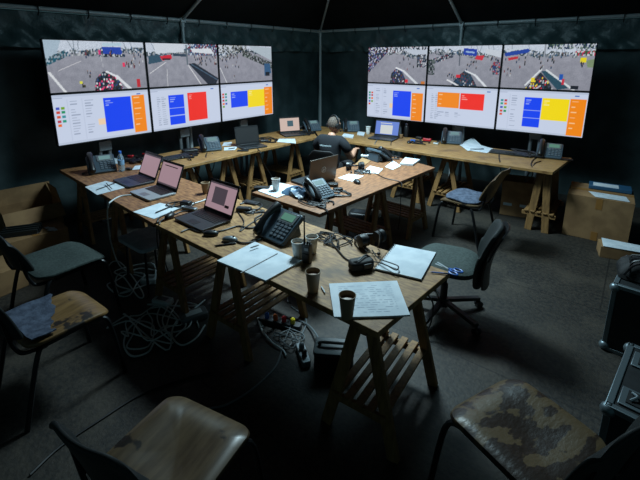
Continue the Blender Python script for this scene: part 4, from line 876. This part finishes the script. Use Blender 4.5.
# ------------------------------------------------------------------ cartons, cases, floor things
def carton(label, loc, rz, d, open_=False, mat_=None, tape=None, flaps=(40, 40, 70, 70), lip=.17):
    t = thing('carton', label, 'box', loc, rz); m_ = mat_ or m_kraft; X, Y, H_ = d; th = .006
    q = MB()
    q.box((0, 0, th / 2), (X, Y, th))
    for c, dd in (((0, -Y / 2 + th / 2, H_ / 2), (X, th, H_)), ((0, Y / 2 - th / 2, H_ / 2), (X, th, H_)), ((-X / 2 + th / 2, 0, H_ / 2), (th, Y - 2 * th, H_)), ((X / 2 - th / 2, 0, H_ / 2), (th, Y - 2 * th, H_))): q.box(c, dd)
    q.build('walls', m_, t)
    if open_:
        L = lip
        for k, (ax, sgn, ln) in enumerate((('y', -1, X), ('y', 1, X), ('x', -1, Y), ('x', 1, Y))):
            a_ = RAD(flaps[k]); dn, dz = math.cos(a_), math.sin(a_); q = MB()
            if ax == 'y': p = [(-ln / 2, sgn * Y / 2, H_), (ln / 2, sgn * Y / 2, H_), (ln / 2, sgn * (Y / 2 + L * dn), H_ + L * dz), (-ln / 2, sgn * (Y / 2 + L * dn), H_ + L * dz)]
            else: p = [(sgn * X / 2, -ln / 2, H_), (sgn * X / 2, ln / 2, H_), (sgn * (X / 2 + L * dn), ln / 2, H_ + L * dz), (sgn * (X / 2 + L * dn), -ln / 2, H_ + L * dz)]
            q.surf(lambda u, v: tuple(Vector(p[0]).lerp(Vector(p[1]), u).lerp(Vector(p[3]).lerp(Vector(p[2]), u), v)), 2, 2, th=.005); q.build('flap', m_, t)
    else:
        for sgn in (-1, 1):
            q = MB(); q.box((0, sgn * Y / 4, H_ + .0025), (X, Y / 2 - .002, .005)); q.build('flap', m_, t)
    if tape:
        for c, dd in tape:
            q = MB(); q.box(c, dd); q.build('tape', m_wtape if open_ else m_tape, t)
    return t
carton('large closed carton in the right corner carrying papers and a blue folder', (-.19, 5.36, 0), 3, (.6, .56, .48), tape=[((0, 0, .4865), (.6, .06, .002)), ((0, -.281, .42), (.06, .002, .12)), ((0, -.281, .05), (.06, .002, .1))])
carton('open carton under the far desk beside the desk end trestle', (-1.06, 5.46, 0), 12, (.36, .34, .36), True, tape=[((-.1, -.171, .15), (.1, .002, .035)), ((.1, -.171, .15), (.12, .002, .035))], flaps=(100, 80, 85, 80), lip=.09)
carton('open carton with raised flap against the left wall', (-4.99, 1.28, 0), -4, (.32, .52, .42), True, flaps=(75, 100, 84, -45), lip=.17)
carton('closed carton in front of the open carton at the left', (-4.58, 1.16, 0), -4, (.36, .54, .27), tape=[((0, 0, .277), (.36, .05, .002))])
carton('low carton beside the two left cartons, nearest the frame edge', (-4.15, .72, 0), 8, (.36, .36, .2))
tr = thing('equipment_tray', 'black slotted plastic tray lying on the closed left carton', 'tray', (-4.6, 1.08, .276), 60)
q = MB(); q.prism(rrect(.34, .2, .03, 4), 0, .012); q.build('tray_base', m_black, tr, bevel=.004)
for y in (-.085, -.03, .03, .085):
    q = MB(); q.box((0, y, .03), (.32, .014, .04)); q.build('rib', m_greenback, tr, bevel=.004)
q = MB()
for k in range(6): q.box((.03 * k - .08, .01 * (k % 3), .006 + .002 * k), (.05, .035, .002), rot=RZ(35 * k))
o = q.build('tape_scraps', m_wtape); o.location = (-4.44, 1.28, .276); tag(o, 'scraps of clear tape on the closed left carton', 'tape')
sheet('printed_sheet', 'printed sheet lying on the large carton', [(-.3, 5.28, .49), (.04, 5.3, .49), (.08, 5.12, .49), (-.22, 5.1, .49)], .003, 5)
t = thing('folder', 'blue folder at the back of the large carton', 'folder', (-.12, 5.52, .489), 4)
q = MB(); q.box((0, 0, .022), (.4, .2, .04)); q.build('cover', mat('blue_folder_card', rgb(40, 84, 116), .5), t, bevel=.004)
q = MB(); q.box((-.04, -.02, .0425), (.24, .14, .004)); q.build('inner_sheet', m_paper, t)
carton('small carton near the flight case with a printed sheet on top', (.06, 4.80, 0), 12, (.34, .2, .11))
sheet('printed_sheet', 'printed sheet tilted on the small carton near the flight case', [(-.1, 4.89, .122), (.22, 4.91, .122), (.24, 4.73, .122), (-.07, 4.67, .122)], .003, 5)

def flight_case(label, loc, rz, d, panels=False):
    t = thing('flight_case', label, 'case', loc, rz); X, Y, H_ = d
    q = MB(); q.box((0, 0, H_ / 2), (X - .012, Y - .012, H_ - .012)); q.build('body', m_case, t)
    e = .028
    for z in (e / 2, H_ - e / 2):
        for s_ in (-1, 1):
            q = MB(); q.box((0, s_ * (Y / 2 - e / 2 + .003), z), (X, e, e)); q.build('edge_strip', m_alu, t, bevel=.003)
            q = MB(); q.box((s_ * (X / 2 - e / 2 + .003), 0, z), (e, Y, e)); q.build('edge_strip', m_alu, t, bevel=.003)
    for sx in (-1, 1):
        for sy in (-1, 1):
            q = MB(); q.box((sx * (X / 2 - e / 2 + .002), sy * (Y / 2 - e / 2 + .002), H_ / 2), (e, e, H_)); q.build('edge_strip', m_alu, t, bevel=.003)
            for z in (.03, H_ - .03):
                q = MB(); q.ball((sx * (X / 2 - .012), sy * (Y / 2 - .012), z), .032, 12); q.build('ball_corner', m_alu, t)
    if panels:
        for y in (-.17, .15):
            q = MB(); q.box((-.185, y, H_ + .001), (.2, .13, .006)); pl = q.build('latch_plate', m_alu, t, bevel=.003)
            q = MB(); q.box((-.185, y, H_ + .006), (.15, .09, .006)); q.build('latch_recess', m_case, pl)
            q = MB(); q.tube(spline([(-.245, y - .03, H_ + .012), (-.225, y, H_ + .024), (-.245, y + .03, H_ + .012)], 5), .006, 8); q.build('butterfly_latch', m_alu, pl)
            q = MB(); q.box((-.155, y, H_ + .013), (.05, .03, .012)); q.build('latch_keeper', m_alu, pl)
    else:
        q = MB(); q.box((-X / 2 - .003, 0, H_ * .6), (.006, .16, .12)); q.build('handle_plate', m_alu, t)
    return t
flight_case('dark flight case under the black bag at the right edge', (.42, 3.33, 0), -6, (.7, .56, .5))
flight_case('metal edged flight case with latches at the lower right edge', (.43, 2.16, 0), -7, (.64, .56, .48), True)
bg_ = thing('equipment_bag', 'black bag with tangled straps lying on the flight case', 'bag', (.32, 3.34, .503), 10)
q = MB()
def bagf(u, v):
    a_ = 2 * math.pi * u; r = math.cos(v * math.pi / 2) ** .6; w_ = 1 + .1 * math.sin(4 * a_ + 5 * v) + .06 * math.sin(9 * a_ + 3 * v)
    return (.27 * r * w_ * math.cos(a_), .17 * r * w_ * math.sin(a_), .16 * math.sin(v * math.pi / 2) * (1 + .15 * math.sin(3 * a_ + 4 * v)))
q.surf(bagf, 40, 12); q.build('bag_body', m_black2, bg_)
for k in range(4):
    q = MB(); q.tube(spline([(-.25 + .03 * k, -.1, .03), (-.2, -.13 + .05 * k, .13), (-.05 + .05 * k, -.12, .17), (.1, -.05 + .04 * k, .175), (.2, .06, .1)], 6), .007, 6); q.build('strap', m_black, bg_)

eb = thing('battery_box', 'black equipment box with handle on the floor under the near table', 'box', (-1.310, 1.812, 0.000), 32)
q = MB(); q.prism(rrect(.25, .15, .02, 4), 0, .13); q.build('case', m_black, eb, bevel=.006)
q = MB(); q.prism(rrect(.26, .16, .02, 4), .131, .15); q.build('lid', mat('teal_lid', rgb(30, 40, 46), .4), eb, bevel=.005)
q = MB(); q.tube(spline([(-.09, 0, .15), (-.085, 0, .172), (.085, 0, .172), (.09, 0, .15)], 5), .009, 8); q.build('handle', m_black, eb)
def power_strip(label, loc, rz, n=4, plugs=(), case=None):
    case = case or m_grey
    t = thing('power_strip', label, 'power strip', loc, rz); q = MB(); q.prism(rrect(.07 * n + .06, .06, .015, 4), 0, .04); q.build('case', case, t, bevel=.004)
    for k in range(n):
        x = -.07 * (n - 1) / 2 + .07 * k
        q = MB(); q.lathe([(.02, .0395), (.021, .0415), (.017, .0405)], 16, c=(x, 0, 0)); s_ = q.build('socket', m_grey, t)
        if k < len(plugs): q = MB(); q.lathe([(.018, .041), (.017, .075), (.008, .085)], 14, c=(x, 0, 0)); q.build('plug', plugs[k], s_)
    q = MB(); q.tube(spline([(-.035 * n - .03, 0, .02), (-.035 * n - .1, .02, .008), (-.035 * n - .3, .12, .006), (-.035 * n - .5, .05, .006)], 6), .0055, 6); q.build('cord', m_cableg, t)
    return t
power_strip('white power strip with plugs on the floor under the near table', (-1.521, 1.749, 0.000), -35, 2, (m_cableg, m_black))
power_strip('power strip with orange, red and yellow plugs under the near table', (-1.875, 1.896, 0.000), 20, 4, (m_bluep, m_orange, m_redp, m_yellow), m_dark)
small_box('white_adapter', 'white adapter block on the floor beneath the brown plywood table', (-2.811, 1.500, 0.000), 20, (.16, .09, .05), m_white, 'adapter', m_grey)
small_box('white_adapter', 'white adapter block on the floor beside the tangled white cables', (-3.207, 1.612, 0.000), 40, (.14, .1, .05), m_white, 'adapter', m_grey)
small_box('white_adapter', 'pale adapter block on the floor in front of the near trestle', (-2.455, 1.547, 0.000), 70, (.2, .12, .05), m_grey, 'adapter', m_white)
small_box('black_bag_box', 'black case on the floor below the far end of the middle table', (-2.510, 4.017, 0.000), 20, (.3, .2, .1), m_black, 'case')

def cable(label, pts, r, m, k=6, group=None, n=6):
    P = [Vector(p) for p in pts]; c = Vector((P[0].x, P[0].y, 0)); P = [p - c for p in P]
    q = MB(); q.tube(spline(P, k), r, n); o = q.build('cable', m); o.location = c; return tag(o, label, 'cable', group)
def tangle(label, ctr, rad, loops, r, m, seed, z=.006, tail=None, flat=.7, lift=.006):
    rr = random.Random(seed); pts = []; n = loops * 7
    for k in range(n):
        a_ = 2 * math.pi * k / 7 * rr.uniform(.93, 1.07); q = rad * rr.uniform(.45, 1.1)
        pts.append((ctr[0] + q * math.cos(a_) + .25 * rad * math.sin(k * .7), ctr[1] + q * flat * math.sin(a_) + .25 * rad * math.cos(k * .4), z + lift * rr.random() * 2 + lift * (k // 7)))
    if tail: pts += tail
    return cable(label, pts, r, m, 5)
tangle('white cable looped on the floor left of the near table, upper tangle', (-3.297, 1.520, 0.000), .28, 3, .006, m_cablew, 3, tail=[(-3.771, 1.619, 0.006), (-3.745, 1.492, 0.006), (-3.248, 1.346, 0.006)])
tangle('white cable looped on the floor left of the near table, lower coil', (-2.589, 1.261, 0.000), .25, 4, .0055, m_cablew, 5, tail=[(-2.608, 1.439, 0.020), (-2.722, 1.583, 0.030)])
tangle('grey cable coil on the floor below the near laptop', (-2.601, 1.432, 0.000), .26, 3, .0055, m_cablew, 8)
tangle('grey cable tangle on the floor beside the coloured plugs', (-1.709, 1.815, 0.000), .12, 4, .004, m_cableg, 11, z=.012)
tangle('black cable tangle under the middle table', (-2.635, 3.001, 0.000), .28, 3, .007, m_cableb, 13)
tangle('grey cable tangle on the floor under the far end of the near table', (-2.248, 2.069, 0.000), .26, 3, .006, m_cableg, 14)
cable('white cable drooping over the brown table edge from the silver laptop', [(-3.457, 1.653, 0.757), (-3.501, 1.584, 0.757), (-3.457, 1.493, 0.755), (-3.440, 1.438, 0.720), (-3.638, 1.503, 0.500), (-3.767, 1.563, 0.200), (-3.614, 1.563, 0.020), (-3.229, 1.625, 0.006)], .006, m_cablew)
cable('grey cable running across the floor from plugs to bottom centre', [(-1.700, 1.744, 0.008), (-1.602, 1.573, 0.006), (-1.581, 1.370, 0.006), (-1.612, 1.187, 0.006), (-1.682, 1.080, 0.006), (-1.751, 0.902, 0.006)], .006, m_cableg)
cable('black cable running along the floor behind the plywood chair', [(-1.896, 1.276, 0.006), (-1.988, 1.119, 0.006), (-2.073, 0.906, 0.006), (-2.084, 0.681, 0.006), (-2.080, 0.480, 0.006), (-2.034, 0.334, 0.006)], .007, m_cableb)
cable('dark cable arching on the floor to the black equipment box', [(-1.875, 2.008, 0.006), (-1.692, 2.006, 0.020), (-1.512, 1.899, 0.060), (-1.435, 1.824, 0.050), (-1.369, 1.804, 0.020)], .007, m_cableg)
cable('pale cable curving from the coloured plugs across the floor', [(-1.953, 1.796, 0.006), (-2.046, 1.834, 0.020), (-1.920, 1.754, 0.020), (-1.771, 1.708, 0.020), (-1.663, 1.704, 0.012), (-1.608, 1.675, 0.012)], .006, m_cablew)
cable('pale cable on the floor behind the black equipment box', [(-1.344, 1.904, 0.006), (-1.342, 2.007, 0.020), (-1.365, 2.117, 0.006), (-1.355, 2.222, 0.006)], .006, m_cablew)
cable('black cable hanging over the table joint beside the near laptop', [(-2.724, 1.819, 0.757), (-2.814, 1.748, 0.757), (-2.792, 1.626, 0.757), (-2.778, 1.531, 0.757), (-2.702, 1.466, 0.757), (-2.745, 1.481, 0.700), (-2.932, 1.573, 0.450), (-3.041, 1.673, 0.150), (-2.922, 1.653, 0.010)], .006, m_cableb)
cable('second black cable over the table joint, beside the first', [(-2.623, 1.786, 0.757), (-2.742, 1.719, 0.757), (-2.726, 1.585, 0.757), (-2.711, 1.508, 0.757), (-2.656, 1.455, 0.757), (-2.682, 1.460, 0.700), (-2.897, 1.586, 0.420), (-2.993, 1.697, 0.010)], .005, m_cableb)
cable('black cable lying beside the near laptop base', [(-2.406, 1.471, 0.757), (-2.401, 1.541, 0.757), (-2.301, 1.554, 0.757), (-2.203, 1.652, 0.757), (-2.171, 1.789, 0.757), (-2.075, 1.819, 0.757), (-2.060, 1.924, 0.757)], .006, m_cableb)
cable('thick black cord between the silver mouse and desk phone', [(-2.050, 1.624, 0.758), (-1.927, 1.623, 0.758), (-1.882, 1.716, 0.758), (-1.909, 1.817, 0.758), (-2.054, 1.878, 0.758), (-2.170, 1.956, 0.758), (-2.202, 2.060, 0.758)], .0065, m_cableb)
cable('thin cable winding behind the near laptop', [(-2.387, 1.975, 0.756), (-2.195, 1.868, 0.756), (-2.094, 1.741, 0.756), (-2.121, 1.832, 0.756), (-2.155, 1.973, 0.756), (-2.174, 2.142, 0.756)], .004, m_cableb)
cable('black cord running from adapter towards the table back edge', [(-2.512, 2.104, 0.757), (-2.488, 2.217, 0.757), (-2.349, 2.202, 0.757), (-2.304, 2.092, 0.757), (-2.312, 2.003, 0.757), (-2.234, 2.091, 0.757), (-2.138, 2.140, 0.757)], .006, m_cableb)
tangle('coil of thin black cable behind the white cups', (-1.452, 2.018, 0.750), .12, 3, .0048, m_cableb, 21, z=.756, lift=.002, tail=[(-1.278, 1.873, 0.757), (-1.198, 1.872, 0.757)])
tangle('coil of thin black cable beside the coil behind the cups', (-1.551, 2.038, 0.750), .09, 3, .0048, m_cableb, 22, z=.757, lift=.002)
cable('thin black cable looping over the spiral notebook from the headset', [(-1.190, 2.045, 0.770), (-1.102, 1.968, 0.775), (-1.024, 1.950, 0.782), (-0.956, 1.944, 0.782), (-0.943, 1.896, 0.782), (-1.016, 1.911, 0.782), (-1.091, 1.926, 0.770), (-1.128, 1.896, 0.770)], .004, m_cableb)
cable('black antenna lead standing beside the large headset', [(-1.192, 2.122, 0.760), (-1.175, 2.104, 0.800), (-1.105, 1.982, 0.900), (-1.077, 1.923, 0.980)], .004, m_cableb)
tangle('dark cable bundle around the phone on the middle table', (-2.023, 2.544, 0.750), .13, 4, .0075, m_cableb, 23, z=.757, lift=.002, tail=[(-1.880, 2.454, 0.757), (-1.827, 2.412, 0.757), (-1.855, 2.462, 0.700), (-2.085, 2.785, 0.300), (-2.300, 3.091, 0.010)])
tangle('dark cable bundle in front of the laptop on the middle table', (-2.034, 2.834, 0.750), .12, 3, .007, m_cableb, 24, z=.757, lift=.002)
cable('thin cable across the reddish tabletop beside the thick pad', [(-2.144, 3.648, 0.756), (-1.931, 3.531, 0.756), (-1.777, 3.519, 0.756), (-1.700, 3.454, 0.756), (-1.698, 3.435, 0.700), (-1.909, 3.868, 0.250), (-1.981, 3.983, 0.010)], .004, m_cableb)
tangle('dark cables beneath the headset on the middle table', (-2.248, 3.593, 0.750), .13, 3, .006, m_cableb, 26, z=.756, lift=.002)
cable('white cable curving beside the tan cup on the near table', [(-2.840, 1.756, 0.757), (-2.830, 1.854, 0.757), (-2.825, 1.951, 0.757), (-2.848, 2.030, 0.757)], .006, m_cablew)
tangle('black cables with red plugs on the desk behind the water bottle', (-4.638, 2.325, 0.750), .17, 4, .011, m_cableb, 27, z=.76, lift=.006)
for i, (p, mm, lb) in enumerate((((128, 155), m_redp, 'red plug on the cable heap behind the water bottle, nearer the bottle'), ((145, 154), m_redp, 'red plug on the cable heap behind the water bottle, nearer the laptop'))): pass
tangle('dark cable bundle around the keyboard on the left wall desk', (-4.369, 2.861, 0.750), .16, 3, .009, m_cableb, 28, z=.757, lift=.002, tail=[(-4.138, 2.746, 0.757), (-4.390, 2.936, 0.600), (-4.440, 3.062, 0.400), (-4.650, 3.246, 0.200), (-4.726, 3.337, 0.010)])
cable('black cord hanging from the phone over the left wall desk edge', [(-4.293, 3.093, 0.757), (-4.166, 2.984, 0.757), (-4.052, 2.909, 0.700), (-4.123, 3.011, 0.550), (-4.219, 3.135, 0.600), (-4.214, 3.140, 0.720), (-4.242, 3.133, 0.757)], .006, m_cableb)
cable('black lead hanging from the laptops on the left wall desk', [(-4.150, 3.835, 0.757), (-3.949, 3.665, 0.757), (-3.766, 3.546, 0.750), (-3.922, 3.706, 0.600), (-4.074, 4.198, 0.010)], .006, m_cableb)
tangle('dark cables between the laptops on the left wall desk', (-4.255, 4.156, 0.750), .19, 3, .009, m_cableb, 31, z=.757, lift=.003)
tangle('dark cables beside the corner phone on the left wall desk', (-4.217, 4.912, 0.750), .2, 4, .011, m_cableb, 32, z=.757, lift=.003)
cable('black lead hanging from the blue lit laptop over the far desk edge', [(-2.862, 5.402, 0.757), (-2.730, 5.128, 0.757), (-2.668, 5.016, 0.740), (-2.774, 5.223, 0.600), (-3.114, 5.917, 0.200), (-3.208, 6.145, 0.010)], .006, m_cableb)
cable('pale lead hanging from the far desk behind the middle table', [(-3.001, 5.195, 0.757), (-2.912, 4.985, 0.757), (-2.905, 4.978, 0.700), (-3.399, 5.803, 0.300), (-3.693, 6.278, 0.010)], .006, m_cableg)
tangle('black cables beside the flask on the far desk', (-2.438, 5.401, 0.750), .17, 3, .008, m_cableb, 33, z=.757, lift=.003)
tangle('black cable heap behind the keyboard on the far desk', (-1.033, 5.555, 0.750), .22, 4, .011, m_cableb, 34, z=.757, lift=.004)
cable('black cord from the end phone over the far desk edge', [(-0.895, 5.491, 0.757), (-0.901, 5.293, 0.757), (-0.878, 5.070, 0.757), (-0.843, 4.954, 0.740), (-0.909, 5.151, 0.600), (-0.938, 5.183, 0.500), (-0.863, 5.135, 0.600), (-0.841, 5.002, 0.730), (-0.852, 5.149, 0.757), (-0.816, 5.298, 0.757)], .006, m_cableb)
cable('black lead hanging from the far desk beside the keyboard', [(-1.311, 5.369, 0.757), (-1.251, 5.145, 0.757), (-1.190, 4.966, 0.740), (-1.286, 5.467, 0.500), (-1.422, 6.285, 0.010)], .006, m_cableb)
tangle('black cables on the floor under the middle of the middle table', (-2.353, 4.020, 0.000), .2, 2, .008, m_cableb, 35)
cable('black cable looping out of the near trestle shelf', [(-0.973, 2.474, 0.320), (-0.941, 2.499, 0.240), (-0.938, 2.461, 0.100), (-0.966, 2.367, 0.020), (-0.986, 2.221, 0.006)], .006, m_cableb)

small_box('red_plug', 'red plug on the cable heap behind the water bottle', (-4.774, 2.334, 0.752), 30, (.07, .035, .05), m_redp, 'plug')
small_box('red_plug', 'red plug beside the cable heap near the dark pink lit laptop', (-4.737, 2.494, 0.752), 10, (.07, .035, .05), m_redp, 'plug')
tangle('dark cable heap on the middle table behind the turned away phone', (-2.317, 4.342, 0.750), .13, 3, .006, m_cableb, 41, z=.757, lift=.002)
tangle('dark cable coil on the near table between laptop and phone', (-2.317, 2.049, 0.750), .1, 2, .005, m_cableb, 42, z=.757, lift=.002)
tangle('thin dark cables on the brown table around the silver laptop', (-2.905, 1.789, 0.750), .12, 2, .005, m_cableb, 43, z=.757, lift=.002)
cable('pale cable running under the near table to the white adapters', [(-2.575, 1.737, 0.010), (-2.506, 1.549, 0.030), (-2.495, 1.418, 0.020), (-2.378, 1.311, 0.020), (-2.251, 1.307, 0.010), (-2.236, 1.411, 0.010), (-2.306, 1.540, 0.010)], .006, m_cablew)
cable('pale cable trailing from the lower floor coil towards the chairs', [(-2.755, 1.276, 0.020), (-2.700, 1.154, 0.012), (-2.568, 1.058, 0.010), (-2.420, 1.038, 0.010), (-2.372, 1.125, 0.010), (-2.434, 1.213, 0.020)], .0065, m_cablew)
